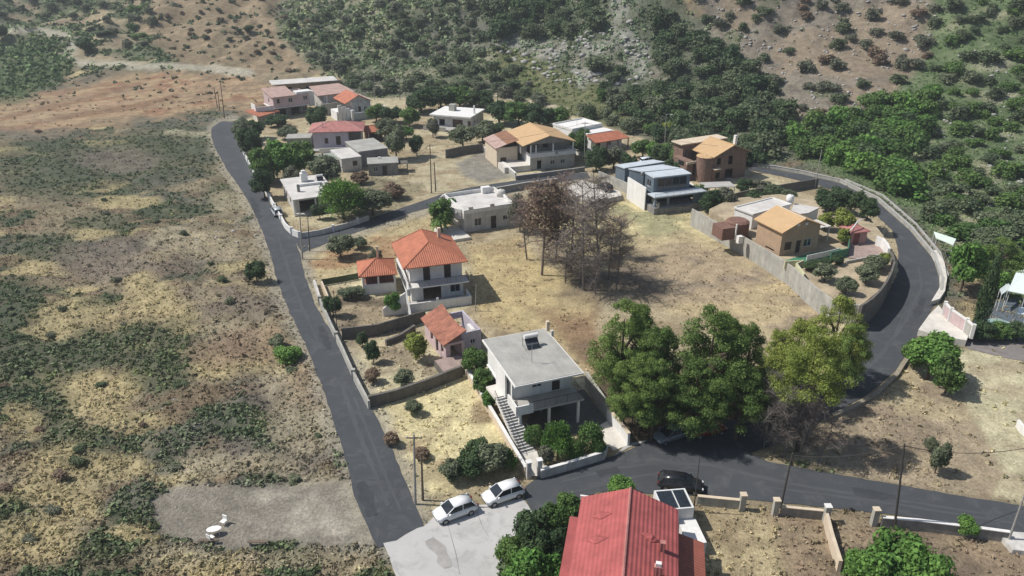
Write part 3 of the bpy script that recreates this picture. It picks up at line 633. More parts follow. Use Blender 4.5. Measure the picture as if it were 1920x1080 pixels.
def raised(name, pxs, z, zb, m, kind='structure', label=None, cat=None):
    P = [W(x, y, z).xy for x, y in pxs]; o = P[0]; mb = MB().prism([(p.x-o.x, p.y-o.y) for p in P], zb, z)
    ob = mb.build(name, m); ob.location = (o.x, o.y, 0); return tag(ob, label, cat, kind=kind)
# ================================================================== BUILDINGS
# ---- white villa with the long outside staircase
H = House('white_villa', 'white villa with a flat ribbed grey roof and a long outside staircase', 'villa', (967,725), (1094,699), 6.2, (1021,616))
w, d = H.w, H.d
H.walls(.45, w-.3, 2.3, d-.3, 3.1, 6.0, white, {'f': [(2.3, .9, 1.15, 1.2, 'win'), (4.6, .05, .95, 2.1, 'door')], 'l': [(3.4, .9, 1.2, 1.2, 'win')], 'r': [(3, .9, 1.2, 1.2, 'win')]})
H.box('roof_slab', -.1, w+.05, -.05, d+.05, 6.0, 6.2, white)
rf = MB(); rf.box(.02, w-.07, .07, d-.07, 6.203, 6.24); H.put('roof', rf, rconc)
rb = MB()
for k in range(1, 9): rb.box(k*w/9-.03, k*w/9+.03, .1, d-.1, 6.243, 6.275)
H.put('roof_seam', rb, conc)
H.box('balcony_slab', .1, w+.1, -.25, 2.27, 2.88, 3.08, conc)
H.rail([(1.9, -.15), (w, -.15), (w, 2.2)], 3.08, .95)
H.box('balcony_parapet', -.1, .08, -.35, 2.2, 2.86, 3.95, white)
H.box('balcony_parapet', .1, 1.8, -.42, -.27, 2.86, 3.95, white)
H.box('painted_shade_wall', .85, w-.75, 3.6, 3.7, .3, 2.8, dgrey)  # dark wall stands in for the deep shade below the balcony
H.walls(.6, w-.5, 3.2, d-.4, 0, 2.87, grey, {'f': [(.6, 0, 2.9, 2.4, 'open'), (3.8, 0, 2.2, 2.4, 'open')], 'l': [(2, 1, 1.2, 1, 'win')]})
H.box('floor_slab', .3, w-.2, 2.3, d-.3, 2.875, 3.09, white)
for xx in (.5, w/2, w-.4): H.box('pillar', xx-.13, xx+.13, -.05, .2, 0, 2.87, white)
H.box('side_fin_wall', -.1, .1, 2.9, 5.8, 3.1, 5.98, white)
# stair on the left side
st = MB(); n = 20; a = W(942,742,3.1); b = W(990,850,0.0); inv = Matrix.Rotation(-H.ang, 4, 'Z') @ Matrix.Translation(-H.root.location)
a = inv @ Vector((a.x, a.y, 0)); b = inv @ Vector((b.x, b.y, 0)); dv = (b-a); nv = Vector((dv.y, -dv.x, 0)).normalized(); nv = nv if nv.x > 0 else -nv; ww = .8
for k in range(n):
    p0 = a+dv*(k/n); p1 = a+dv*((k+1)/n); z = 3.08-(k+.0)*3.08/n
    st.prism([(p0-nv*ww).xy, (p1-nv*ww).xy, (p1+nv*ww).xy, (p0+nv*ww).xy], max(0, z-.55), z-.03)
so_ = H.put('stairs', st, white)
tr = MB()
for k in range(n):
    p0 = a+dv*((k+.08)/n); p1 = a+dv*((k+.62)/n); z = 3.08-k*3.08/n
    tr.prism([(p0-nv*(ww-.08)).xy, (p1-nv*(ww-.08)).xy, (p1+nv*(ww-.08)).xy, (p0+nv*(ww-.08)).xy], z-.025, z-.004)
H.put('tread', tr, mat('dark_treads', (.12, .12, .12), .8), so_)
for sg in (-1, 1):
    mb = MB(); q0 = a+nv*sg*(ww+.06); q1 = b+nv*sg*(ww+.06); mb.tube([(q0.x, q0.y, 4.0), (q1.x, q1.y, .95)], .03, 4)
    for k in range(26): u = k/25; p = q0.lerp(q1, u); z = 3.1*(1-u); mb.tube([(p.x, p.y, z), (p.x, p.y, z+.92)], .015, 3)
    H.put('stair_railing', mb, railm, so_)
H.put('stair_landing', MB().prism([(a-nv*.9+Vector((0, 0, 0))).xy, (a+nv*1.0).xy, (a+nv*1.0-dv.normalized()*2.4).xy, (a-nv*.9-dv.normalized()*2.4).xy], 2.8, 3.085), palec)
H.heater(w*.60, d*.70, 6.25, 1.0); H.antenna(w*.43, d*.36, 6.25, 2.4)
H.box('chimney', w*.99, w*.99+.35, d*.93, d*.93+.4, 6.25, 7.4, cream); H.box('chimney', w*1.0, w+.3, d*.82, d*.82+.3, 6.0, 6.8, offw)
# ---- roofless ruin with a sagging tiled slope
H = House('ruined_cottage', 'half roofless cottage with a sagging worn red tile slope between two larger houses', 'ruin', (835,634), (909,617), 3.6, 5.4)
w, d = H.w, H.d
H.walls(0, w*.48, 0, d+2, 0, 2.7, pinkw, {'f': [(.6, .0, 1.5, 2.4, 'open')], 'l': [(.6, .9, .9, 1.2, 'open'), (2.4, .1, .9, 2, 'open'), (4.2, .9, .9, 1.2, 'open')]}, fill=False)
H.walls(w*.48+.02, w, 1.2, d+1.6, 0, 3.0, lav, {'f': [(1.2, 1.2, .7, .7, 'win')], 'b': [(1.2, .9, 1.2, 1.2, 'open')], 'r': [(1.2, .6, 1.0, 1.8, 'open')]})
tmb = MB(); nn = 8
for k in range(nn):
    y0 = -.4+(d+2.6)*k/nn; y1 = -.4+(d+2.6)*(k+1)/nn; s0 = .5*math.sin(k/nn*math.pi); s1 = .5*math.sin((k+1)/nn*math.pi)
    tmb.slab([(-.45, y0, 2.85-.2*s0), (w*.5, y0, 4.3-s0), (w*.5, y1, 4.3-s1), (-.45, y1, 2.85-.2*s1)], .12)
H.put('roof', tmb, T_old)
H.walls(w*.48+2.0, w-.3, 2.4, 4.1, 0, 2.5, white, {}, name='inner_wall'); H.box('painted_dark_pit', w*.48+2.25, w-.55, 2.65, 3.85, 2.3, 2.4, blackm)  # black lid between the inner walls paints the dark inside
H.box('front_terrace', -1.6, w*.35, -3.2, -.05, 0, .9, dgrey); H.box('terrace_paving', -1.5, w*.35-.1, -3.1, -.1, .903, .95, stone)
# ---- big orange roofed house with pavilion
H = House('orange_roofed_house', 'two-storey white house with a large orange hipped tile roof and a first-floor balcony', 'house', (767,503), (872,490), 6.0, 9.2)
w, d = H.w, H.d
H.walls(.3, w-.1, 1.6, d, 3.0, 5.95, white, {'f': [(1.9, .05, 1.0, 2.2, 'door'), (4.9, .05, 1.0, 2.2, 'door')], 'l': [(1.5, 1, 1, 1.2, 'shut'), (4.5, 1, 1, 1.2, 'shut')], 'r': [(3, 1, 1, 1.1, 'win')]})
H.hip(-.5, w, .1, d, 5.96, 1.7, T_or, .35, backgable=True)
H.box('balcony_slab', .0, w+.5, -.2, 1.58, 2.8, 3.0, white)
H.rail([(.05, -.1), (w+.4, -.1), (w+.4, 1.5)], 3.0, .95)
H.walls(.3, w-.1, 1.2, d, 0, 2.79, white, {'f': [(1.7, .1, 2.6, 2.2, 'open'), (5.6, .9, 1.5, 1.2, 'win')], 'l': [(2, 1, 1, 1, 'win')]})
H.box('porch_wall', -.8, w+.4, -1.6, -1.4, 0, 1.3, white); H.box('porch_wall', w+.2, w+.4, -1.38, .9, 0, 1.25, white)
H.box('gate_pillar', 3.3, 3.6, -1.65, -1.3, 0, 1.7, white); H.box('terrace', -.8, w+.18, -1.38, 1.18, 0, .35, conc)
H.box('chimney', w*.73, w*.73+.45, d*.82, d*.82+.5, 6.3, 8.4, cream)
sd = MB(); sd.slab([(-.6, -.6, 3.1), (-.1, -.6, 3.1), (-.1, d*.8, 4.6), (-.6, d*.8, 4.6)], 1.0); H.put('side_stair', sd, white)
H.rail([(-.65, -.6), (-.65, d*.75)], 3.1, 1.1, name='side_railing')
H.box('side_balcony', -.6, .25, .3, d*.75, 2.85, 3.05, white)
pt = MB(); pt.add([(-.75, -4.2, 0), (-.75, -1.62, 0), (-.75, -1.62, 3.2), (-.75, -4.2, .9), (-.95, -4.2, 0), (-.95, -1.62, 0), (-.95, -1.62, 3.2), (-.95, -4.2, .9)], [(0, 1, 2, 3), (7, 6, 5, 4), (0, 4, 5, 1), (3, 2, 6, 7), (0, 3, 7, 4), (1, 5, 6, 2)]); pt.add([(-4.2, -1.65, 0), (-.97, -1.65, 0), (-.97, -1.65, 3.2), (-4.2, -1.65, 1.2), (-4.2, -1.45, 0), (-.97, -1.45, 0), (-.97, -1.45, 3.2), (-4.2, -1.45, 1.2)], [(0, 1, 2, 3), (7, 6, 5, 4), (0, 4, 5, 1), (3, 2, 6, 7), (0, 3, 7, 4), (1, 5, 6, 2)])
H.put('sloping_wall', pt, white)
P = House('garden_pavilion', 'low white garden pavilion with an orange hipped tile roof beside the large orange roofed house', 'pavilion', (676,519), (741,513), 2.9, 5.2)
w, d = P.w, P.d
P.walls(.2, w, 0, d, 0, 1.5, white); P.hip(0, w, 0, d, 2.85, 1.5, T_or, .3)
for x in (.3, w*.5, w-.1):
    P.box('pillar', x-.12, x+.12, .0, .22, 1.503, 2.84, white)
for y in (d*.5, d-.2): P.box('pillar', .2, .42, y-.1, y+.1, 1.503, 2.84, white)
P.box('back_panel', .5, w-.2, d-.4, d-.25, 1.5, 2.84, blackm); P.box('inner_floor', .25, w-.05, .25, d-.42, 1.40, 1.45, brownw)
P.box('flue', w*.55, w*.55+.3, d*.95, d*.95+.3, 1.5, 5.3, cream)
# ---- white flat roofed house with curved parapet
H = House('white_flat_roofed_house', 'low white house with pale flat roof and stepped parapet near the dead trees', 'house', (870,401), (968,386), 3.5, (925,356))
w, d = H.w, H.d
H.walls(0, w, 0, d, 0, 3.3, offw, {'f': [(1.9, .9, 1.35, 1.4, 'win'), (5.0, 0, 1.05, 2.3, 'door'), (7.3, 1.2, 1.0, .9, 'win')], 'l': [(3, .9, 1.2, 1.2, 'win')], 'r': [(3, .9, 1.2, 1.2, 'win')]})
H.flat(0, w, 0, d, 3.3, wconc, .15, .02, parapet=.65, pm=white)
for x in (.9, 4.9): H.box('merlon', x, x+.8, -.03, .22, 4.1, 4.55, offw)
cp = MB(); L_, R_ = mitre([Vector((-.1-2.2*math.sin(k/10*math.pi), 1.0+(d-1)*k/10)) for k in range(11)], .2)
for k in range(10): cp.prism([L_[k], L_[k+1], R_[k+1], R_[k]], 2.2, 4.0)
H.put('curved_parapet', cp, white)
H.box('side_roof', -1.2, -.02, 1.5, d-.8, 3.0, 3.3, wconc); H.box('stair_head', w*.72, w*.72+1.6, d-1.2, d-.2, 3.46, 4.6, white); H.tank(w*.98, d*.62, 3.46, .8, 1.2, offw)
H.box('front_terrace', -4.6, -.2, -3.4, 3.0, 0, .5, palec)
H.box('back_annex', w+.1, w+2.6, 2, 6.2, 0, 2.5, offw); H.tank(w+1.3, 3.4, 2.5, .55, 1.0)
# ---- grey flat house by the left road
H = House('grey_flat_roofed_house', 'flat grey roofed house with a white chimney block beside the left road junction', 'house', (549,375), (632,364), 3.2, (607,326))
w, d = H.w, H.d
H.walls(.3, w-.2, 1.4, d-.3, 0, 3.0, offw, {'f': [(1.0, .0, 3.4, 2.4, 'open'), (5.6, .9, 1.2, 1.2, 'win')], 'l': [(3, 1, 1.2, 1.1, 'shut'), (7, 1, 1.2, 1.1, 'shut')]})
H.flat(0, w, 0, d, 3.0, wconc, .22, .05)
H.box('chimney', w*.42, w*.42+1.3, d*.72, d*.72+1.1, 3.23, 4.9, white); H.box('chimney_cap', w*.42+.3, w*.42+1.0, d*.72+.2, d*.72+.9, 4.903, 5.4, white)
H.box('vent_post', w*.2, w*.2+.5, d*.30, d*.30+.4, 3.23, 4.6, grey); H.box('low_parapet', w*.3, w*.85, d*.52, d*.52+.5, 3.23, 3.7, white)
H.heater(w*.86, d*.72, 3.22, .8)
H.box('veranda_floor', 0, w, -.3, 1.38, 0, .25, conc)
for x in (.15, w*.5, w-.15): H.box('pillar', x-.14, x+.14, .05, .3, .253, 2.99, white)
# ---- old grey block with two flat roofs, lower wing and hut
H = House('old_grey_block', 'plain off-white building with a stepped pale flat roof behind the round olive tree', 'house', (640,298), (677,293), 3.0, (653,277))
H.walls(0, H.w, 0, H.d, 0, 2.85, offw, {'f': [(2.4, 1.1, 1.0, 1.1, 'shut')]}); H.flat(0, H.w, 0, H.d, 2.85, wconc, .18, .1)
w, d = H.w, H.d
H.walls(w+.02, w+6.6, 1.5, d+3, 0, 3.5, grey, {'f': [(3.5, 1.0, 1.2, 1.2, 'shut')]}, name='rear_wall'); H.flat(w+.02, w+6.6, 1.5, d+3, 3.5, rconc, .2, .15, name='rear_roof')
H.walls(-5.4, -.02, 1.8, d-.2, 0, 2.3, offw, {}, name='wing_wall'); H.flat(-5.4, -.04, 1.8, d-.2, 2.3, mat('moss_grey_roof', (.26, .29, .25), .95, .3, .6), .15, .1, name='wing_roof')
H = House('small_grey_hut', 'small square grey hut with an oval window and dark door on the dry slope', 'hut', (690,307), (746,304), 2.7, 4.6)
H.walls(0, H.w, 0, H.d, 0, 2.5, grey, {'f': [(1.0, .9, 1.0, 1.1, 'win'), (2.9, 0, 1.0, 2.1, 'door')], 'l': [(1.2, 1.1, .8, .9, 'open')]}); H.flat(0, H.w, 0, H.d, 2.5, rconc, .18, .15); H.box('vent', 2.2, 2.8, 3.6, 4.1, 2.69, 2.95, white)
H.box('side_shade', H.w+.1, H.w+2.2, 1, 3.6, 1.9, 2.0, dgrey); H.box('shade_post', H.w+1.9, H.w+2.1, 1, 1.2, 0, 1.9, wood)
# ---- lavender house with pink roof
H = House('pink_roofed_house', 'lavender single-storey house with a salmon pink hipped tile roof', 'house', (585,248), (652,246), 4.4, 8.0)
w, d = H.w, H.d
H.walls(.1, w, 0, d, 0, 4.3, lav, {'f': [(2.6, 1.6, .8, 1.3, 'shut'), (5.2, 1.2, 1.1, 2.1, 'door')], 'l': [(.8, 1.2, 1.0, 2.0, 'win'), (3, 1.2, 1.0, 2.0, 'win'), (5.2, 1.2, 1.0, 2, 'win')]})
H.hip(-.6, w+3.4, -.2, d+.2, 4.35, 1.5, T_pk, .3, capm=T_fp)
H.box('porch_post', w+3.0, w+3.25, 0, .25, 0, 4.3, offw); H.box('porch_back', w+.05, w+3.2, d*.4, d*.4+.2, 0, 4.3, grey)
H.box('front_wall', 1.5, w+2.6, -2.2, -2.0, 0, 1.1, white); H.box('terrace', 0, w+2.6, -1.98, -.02, 0, .5, conc)
H.box('side_annex', -6.4, -.7, 2.4, 6.4, 0, 2.4, mat('green_grey_wall', (.25, .27, .24), .95, .2, .8)); H.box('annex_roof', -6.6, -.75, 2.2, 6.6, 2.403, 2.55, rconc)
H = House('small_tiled_shed', 'small shed with an orange tile roof right of the salmon pink roof', 'shed', (690,246), (722,243), 2.8, 5.0)
H.gable(-.4, H.w, 0, H.d, 2.5, .9, T_or, 'x', .3); H.walls(0, H.w*.9, 1.4, H.d, 0, 2.48, brownw, {'f': [(1.2, .1, 1.2, 2, 'open')]})
H.box('post', .0, .2, .1, .3, 0, 2.4, white); H.box('post', H.w-.3, H.w-.1, .1, .3, 0, 2.4, white); H.box('flat_canopy', -3.6, -.7, .8, 4.6, 2.7, 2.85, T_fp)
# ---- cluster at the upper left
H = House('long_flat_roofed_house', 'long dark-fronted house with a thin pale flat roof, rearmost of the upper left cluster', 'house', (521,158), (632,150), 4.2, 7.0)
w, d = H.w, H.d
H.walls(.2, w+1.4, .8, d, 0, 4.0, tanw, {'f': [(1.5, .4, 2.4, 2.6, 'open'), (5.5, 1.0, 1.2, 1.2, 'win'), (8.2, .2, 2.2, 2.6, 'open'), (12, .4, 1.6, 2.2, 'door'), (15, .9, 1.4, 1.2, 'win')]})
H.flat(-1.6, w, -.4, d, 4.05, wconc, .2, .2); H.box('post', -.9, -.6, .0, .3, 0, 4.04, white)
H = House('balconied_white_house', 'white two-storey house with a pinkish sloped roof and jutting upper floor, leftmost of the cluster', 'house', (511,182), (579,174), 6.0, 8.0)
w, d = H.w, H.d
H.walls(0, w, 0, d, 3.0, 5.9, pinkw, {'f': [(1.0, 1.1, .8, 1.2, 'shut'), (4.2, 1.0, 1.2, 1.2, 'win'), (8.4, 1.2, 1.3, 1.2, 'win')], 'l': [(3, .9, 1, 1.2, 'win')]})
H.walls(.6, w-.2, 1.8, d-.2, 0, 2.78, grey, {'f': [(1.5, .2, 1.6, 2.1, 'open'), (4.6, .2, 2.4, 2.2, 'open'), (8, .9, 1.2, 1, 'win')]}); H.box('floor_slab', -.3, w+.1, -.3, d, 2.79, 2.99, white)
mb = MB(); mb.slab([(-.5, -.5, 5.95), (w*.62, -.5, 5.95), (w*.62, d, 7.1), (-.5, d, 7.1)], .15); H.put('roof', mb, T_fp)
H.box('white_terrace_wall', w*.66, w+.9, .2, 3, 5.93, 6.5, white); H.box('white_stair_tower', w+.05, w+1.6, .5, 3.2, 2.2, 6.2, white)
H.box('side_terrace', -5.0, -.4, -.6, 3.0, 0, 2.9, offw); H.box('terrace_parapet', -5.2, -.2, -.8, -.62, 2.7, 3.9, white); H.box('terrace_parapet', -5.2, -5.02, -.6, 3.0, 2.7, 4.5, white)
H = House('tiled_lean_to', 'low lean-to canopy of orange tiles below the white parapet terrace', 'canopy', (503,212), (521,207), 2.4, 5.5)
mb = MB(); mb.slab([(-3.9, -.6, 2.3), (H.w, -.6, 2.3), (H.w, 4.5, 3.2), (-3.9, 4.5, 3.2)], .14); H.put('roof', mb, T_or)
for x in (-3.6, -.1, H.w-.2): H.box('post', x, x+.18, -.4, -.2, 0, 2.25, brownw)
H = House('pale_roofed_house', 'house with a wide pale pink sloping roof in the middle of the upper left cluster', 'house', (606,178), (664,171), 5.2, 8.5)
w, d = H.w, H.d
H.walls(.2, w-.2, .2, d, 0, 5.1, offw, {'f': [(1.2, 1.6, 1.0, 1.4, 'shut'), (3.8, 2.2, .8, 1.2, 'win'), (6.6, 1.9, 1.2, 1.3, 'win')]})
mb = MB(); mb.slab([(-1.8, -.4, 5.2), (w+.2, -.4, 5.2), (w-1, d, 6.3), (-.8, d, 6.3)], .15); H.put('roof', mb, T_fp)
H.box('pale_post', .6, 1.1, -.2, .18, 2.5, 5.1, white); H.box('grey_front_wall', -2.2, 4.2, -3.2, -2.9, 0, 3.4, lgrey); H.box('grey_side_wall', -2.2, -1.9, -2.88, .1, 0, 3.4, lgrey); H.box('yard_wall', 4.22, 8.5, -4.2, -3.9, 0, 2.0, pinkw)
H = House('orange_gabled_house', 'house with an orange gable roof and bright white stepped terrace, right end of the cluster', 'house', (659,189), (694,185), 4.8, 8.5)
w, d = H.w, H.d
H.walls(.2, w, 0, d, 0, 4.7, offw, {'f': [(1.6, 1.6, .7, 1.5, 'shut'), (3.2, 1.7, .9, 1.2, 'win')], 'l': [(1, 1.5, 1, 1.2, 'win')]})
H.gable(-1.6, w, 0, d, 4.4, 1.7, T_or, 'y', .5, offw, capm=T_fp)
H.box('white_terrace', -5.0, .18, -1.6, 3.2, 0, 2.6, white)
for k in range(4): H.box('terrace_step', -4.6+k*1.1, -3.6+k*1.1, -1.9, -1.62, 0, 4.4-k*.55, white)
H.box('retaining_wall', -1.0, w+2.4, -3.6, -3.3, 0, 2.2, mat('pale_blue_render', (.40, .44, .46), .9, .15, 1)); H.box('white_pillar', -1.6, -1.02, -3.7, -3.2, 0, 3.0, white)
H.box('bright_ledge', w+.6, w+4.4, .0, 1.2, 2.0, 2.3, white)
# ---- white bungalow
H = House('white_bungalow', 'white bungalow with a bright flat roof in front of a belt of dark trees', 'bungalow', (806,215), (882,221), 3.4, (917,206))
w, d = H.w, H.d
H.walls(.6, w-.2, .8, d-.3, 0, 3.2, offw, {'f': [(1.6, .7, 1.6, 1.6, 'open'), (5.4, .1, 2.8, 2.4, 'shut'), (9.6, .7, 1.8, 1.6, 'shut')], 'r': [(2, 1, 1, 1, 'win')]})
H.flat(0, w, 0, d, 3.2, white, .35, .1); H.box('chimney', w*.28, w*.28+1.6, d*.5, d*.5+1.6, 3.553, 5.2, lgrey); H.box('chimney', w*.93, w*.93+.4, d*.4, d*.4+.4, 3.553, 5.6, white)
H.box('front_terrace', -.5, w+.3, -3, .7, 0, .5, conc); H.box('terrace_wall', -.5, w*.5, -3.3, -3.05, 0, 1.2, lgrey)
# ---- tan gabled house on a white base
H = House('tan_gabled_house', 'tan gable roofed house with a pillared upper porch on a tall white base', 'house', (995,294), (1078,286), 3.1, 12.0)
w, d = H.w, H.d
H.walls(0, w, 0, d, 0, 2.9, lgrey, {'f': [(1.5, .2, 1.0, 1.9, 'open'), (4.6, .9, 1.1, 1.0, 'win'), (7, .9, 1.1, 1.0, 'win')], 'l': [(1.2, .4, .5, .4, 'open'), (2.2, .4, .5, .4, 'open'), (6, 1, 1, 1, 'win')]})
H.box('white_flank', -.12, -.005, 0, 9, 0, 3.6, white)
H.box('balcony_slab', -.15, w+.2, -.2, d, 2.903, 3.1, white); H.rail([(-.1, -.1), (w+.1, -.1), (w+.1, 4)], 3.1, .9, m=wmetal)
H.box('porch_wall', .0, w*.55, -.05, .12, 3.103, 3.7, white); H.box('porch_wall', w*.62, w, -.05, .12, 3.103, 3.6, white)
H.walls(-1.2, w-.6, 2.8, d, 3.12, 5.6, grey, {'f': [(1.4, .05, 1.0, 2.0, 'door'), (5.1, .9, 1.2, 1.2, 'open'), (3.0, .9, 1, 1.1, 'shut')], 'l': [(2, .9, 1.1, 1.2, 'win')]})
H.gable(-1.4, w-.3, .3, d, 5.65, 1.6, T_tan, 'y', .5, grey)
for x in (-.0, 1.2, w*.5, w-.5): H.box('pillar', x, x+.25, .2, .45, 3.12, 5.5, white)
H.walls(-6.2, -1.4, 4.5, 13, 0, 4.4, cream, {'f': [(.8, .9, 1.4, 1.3, 'shut')]}, name='annex_wall')
mb = MB(); mb.slab([(-6.6, 4.1, 4.4), (-4.0, 4.1, 5.2), (-4.0, 13.4, 5.2), (-6.6, 13.4, 4.4)], .14); H.put('annex_roof', mb, T_fp)
mb = MB(); mb.slab([(-3.98, 4.1, 5.2), (-1.2, 4.1, 5.9), (-1.2, 13.4, 5.9), (-3.98, 13.4, 5.2)], .14); H.put('annex_roof', mb, T_brn)
H.box('courtyard_slab', -6.0, -.2, -.2, 4.4, 0, 1.3, palec)
# ---- white cube house and orange roofed neighbour
H = House('white_cube_house', 'small white box-shaped house with a thin mast on its flat roof, half hidden by trees', 'house', (1092,240), (1128,233), 4.6, 7)
H.walls(-3.2, H.w, 0, H.d, 0, 4.4, white, {'f': [(1.4, 1.6, .9, 1.1, 'win'), (6, 1.5, 1, 1.2, 'win')], 'l': [(2, 1.5, 1, 1, 'win')]}); H.flat(-3.2, H.w, 0, H.d, 4.4, white, .2, .1, parapet=.3)
H.put('mast', MB().tube([(0, 2, 4.6), (0, 2, 8)], .05, 5), wmetal); H.box('low_wing', -5.2, -3.25, -4.5, -.5, 0, 2.6, white)
H = House('orange_verandah_house', 'low house with a white roof slab behind a sloping orange tile verandah', 'house', (1117,267), (1179,257), 2.7, 8)
w, d = H.w, H.d
mb = MB(); mb.slab([(-.2, -.4, 2.7), (w, -.4, 2.7), (w-1.0, 3.2, 3.8), (-.6, 3.2, 3.8)], .15); H.put('roof', mb, T_or)
H.walls(0, w-.6, 1.8, d, 0, 3.3, white, {'f': [(1.5, .2, 1.2, 2.1, 'door'), (4.5, .9, 1.4, 1.1, 'win')]}); H.flat(0, w-2.6, 3.4, d, 3.7, white, .25, .2, name='rear_roof'); H.box('rear_wall', .02, w-2.8, 3.42, d-.02, 3.31, 3.69, white)
for x in (0, w*.33, w*.66, w-.3): H.box('pillar', x, x+.2, -.2, 0, 0, 2.55, brownw)
H.box('curved_white_wall', w+.3, w+3.6, -1.2, -.9, 0, 1.6, white); H.box('white_side_wall', -4.0, -3.7, -4, 2, 0, 2.4, white)
# ---- stepped blue-grey house
H = House('stepped_blue_house', 'modern blue-grey house with stepped flat roofs behind a pale retaining wall', 'house', (1226,333), (1297,325), 6.3, 3.4)
w, d = H.w, H.d
H.walls(.15, w-.15, .15, d, 3.42, 6.1, bluew, {'l': [(.8, .6, 1.6, 1.4, 'win')], 'r': [(.6, .3, 1.6, 2, 'door')]}); H.box('roof', 0, w, 0, d+.1, 6.102, 6.3, bluer)
MB().box(.9, w-.9, .09, .145, 3.8, 5.8).build('glass_front', glass, H.root); mb = MB()
for k in range(5): mb.box(.9+k*(w-1.8)/4-.04, .9+k*(w-1.8)/4+.04, .05, .085, 3.8, 5.8)
H.put('mullion', mb, bluew)
H.box('balcony_slab', -1.0, w+2.0, -2.6, -.0, 3.2, 3.41, bluer); H.box('floor_slab', 0, w, .02, d, 3.2, 3.40, bluew); H.rail([(-.9, -2.5), (w+1.9, -2.5)], 3.41, .5)
H.walls(-.6, w+1.7, -2.2, d, 1.3, 3.19, bluew, {'f': [(.3, .1, 2.2, 1.5, 'open'), (3.0, .1, 5.0, 1.5, 'open')], 'l': [(.2, .1, 3.4, 1.5, 'open')]}, fill=False)
H.box('painted_shade_wall', -.2, w+1.4, .4, .6, 1.35, 3.15, blackm); H.box('basement', -.9, w+.6, -2.6, d, 0, 1.28, grey)  # near-black wall paints the unlit ground floor behind the openings
H.pblock('middle_block', 'middle_roof', [(1206,322), (1277,315), (1242,308), (1178,316)], 5.6, 0, bluew, bluer)
H.pblock('rear_block', 'rear_roof', [(1171,315), (1247,303), (1224,299), (1153,309)], 4.9, 0, bluew, bluer)
H.box('white_side_wall', -1.4, -1.2, .2, d+4, 0, 4.4, white); H.tank(-.2, d+.6, 5.6, .3, .7, metal)
fence_line('grey panelled fence above the retaining wall of the stepped blue house', [(1155,334),(1176,344),(1199,356)], 1.0, metal, panel=bluew, base=1.6)
wall_line('white garden wall between the stepped blue house and the brick house', [(1292,352),(1306,362),(1322,374)], 1.2, white, .25)
# ---- unfinished brick house
H = House('brick_house', 'unfinished two-storey brick house with a tan tiled roof and a round stair tower', 'house', (1340,290), (1402,280), 5.9, 6.2)
w, d = H.w, H.d
H.walls(0, w, 0, d, 0, 5.8, brick, {'f': [(.9, 3.6, 1.0, 1.4, 'open'), (3.9, 3.3, 1.2, 1.8, 'open'), (.9, .5, 1.1, 1.4, 'open'), (3.3, .1, 2.2, 2.2, 'open')], 'l': [(5, 3.5, 1, 1.3, 'open')], 'r': [(2, 3.4, 1, 1.4, 'open')]}, fill=False)
H.gable(0, w, 0, d, 5.7, 1.7, T_tan, 'y', .7, brick)
H.put('round_tower', MB().lathe((-.5, 1.9, 0), [(1.9, 0), (1.9, 5.2)], 22), brick); H.put('tower_roof', MB().lathe((-.5, 1.9, 5.203), [(2.0, 0), (1.9, .12), (.1, .45)], 22), T_tan)
H.box('side_wing', -4.2, -2.6, 3.2, 8, 0, 4.2, brick); H.box('painted_opening', -4.22, -4.21, 4.2, 6, 3.0, 3.9, blackm); H.box('white_sill', -4.5, -2.0, 2.9, 3.15, 3.6, 4.1, cream)  # black plate on the solid wing paints an unlit opening
H.box('canopy', -.3, 1.4, -1.1, -.02, 2.9, 3.02, cream); H.box('rear_flat_roof', -3.2, w+.4, d+.4, d+4, 6.6, 6.8, cream); H.walls(-2.6, w, d+.6, d+3.6, 0, 6.55, brick, {}, name='rear_wall')
H.box('chimney', w-.8, w-.2, d*.5, d*.5+.6, 6.2, 8.2, white); H.box('sill', 4.0, 5.2, -.12, -.005, .1, .22, white)
H = House('patio_canopy', 'flat pale canopy on thin posts in front of the brick house', 'canopy', (1322,352), (1380,350), 2.4, 3.4)
H.box('roof', 0, H.w, 0, H.d, 2.3, 2.42, conc)
for x in (.1, H.w*.33, H.w*.66, H.w-.25):
    for y in (.1, H.d-.25): H.box('post', x, x+.13, y, y+.13, 0, 2.29, wmetal)
# ================================================================== terrace lot inside the bend
PZ = 2.6
raised('garden_terrace', [(1372,372),(1330,392),(1400,440),(1482,496),(1560,566),(1612,574),(1648,545),(1668,515),(1676,490),(1668,462),(1655,440),(1632,410),(1590,388),(1540,376),(1460,364)], PZ, -.5, terr)
H = House('yellow_roofed_house', 'tan house with a clean yellow tile gable roof inside the road bend', 'house', (1470,437), (1545,424), PZ+4.0, 6.6, z0=PZ)
w, d = H.w, H.d
H.walls(.2, w-.2, .5, d-.4, 0, 4.1, tanw, {'f': [(.8, .8, 1.3, 1.3, 'shut'), (3.0, 0, .9, 2.1, 'door'), (4.5, .8, 1.5, 1.3, 'win')], 'l': [(1, .2, 2, .35, 'open')]})
H.gable(.2, w-.2, .5, d-.4, 4.1, 1.5, T_tan, 'y', .5, tanw, capm=cream)
H.box('gable_vent', w*.36, w*.36+.5, .35, .48, 4.5, 4.9, white); H.box('gable_vent', w*.56, w*.56+.5, .35, .48, 4.5, 4.9, white)
H.box('side_canopy', w+.3, w+3.8, 2.2, 5.4, 2.6, 2.72, palec); H.box('canopy_post', w+3.5, w+3.65, 2.3, 2.45, 0, 2.59, white); H.box('side_store', w+.3, w+3.2, 5.0, 7.4, 0, 2.4, brownw)
H = House('pale_flat_roofed_annex', 'low building with a pale flat roof and white side wall behind the yellow roofed house', 'house', (1412,402), (1483,383), PZ+2.7, 4.0, z0=PZ)
w, d = H.w, H.d
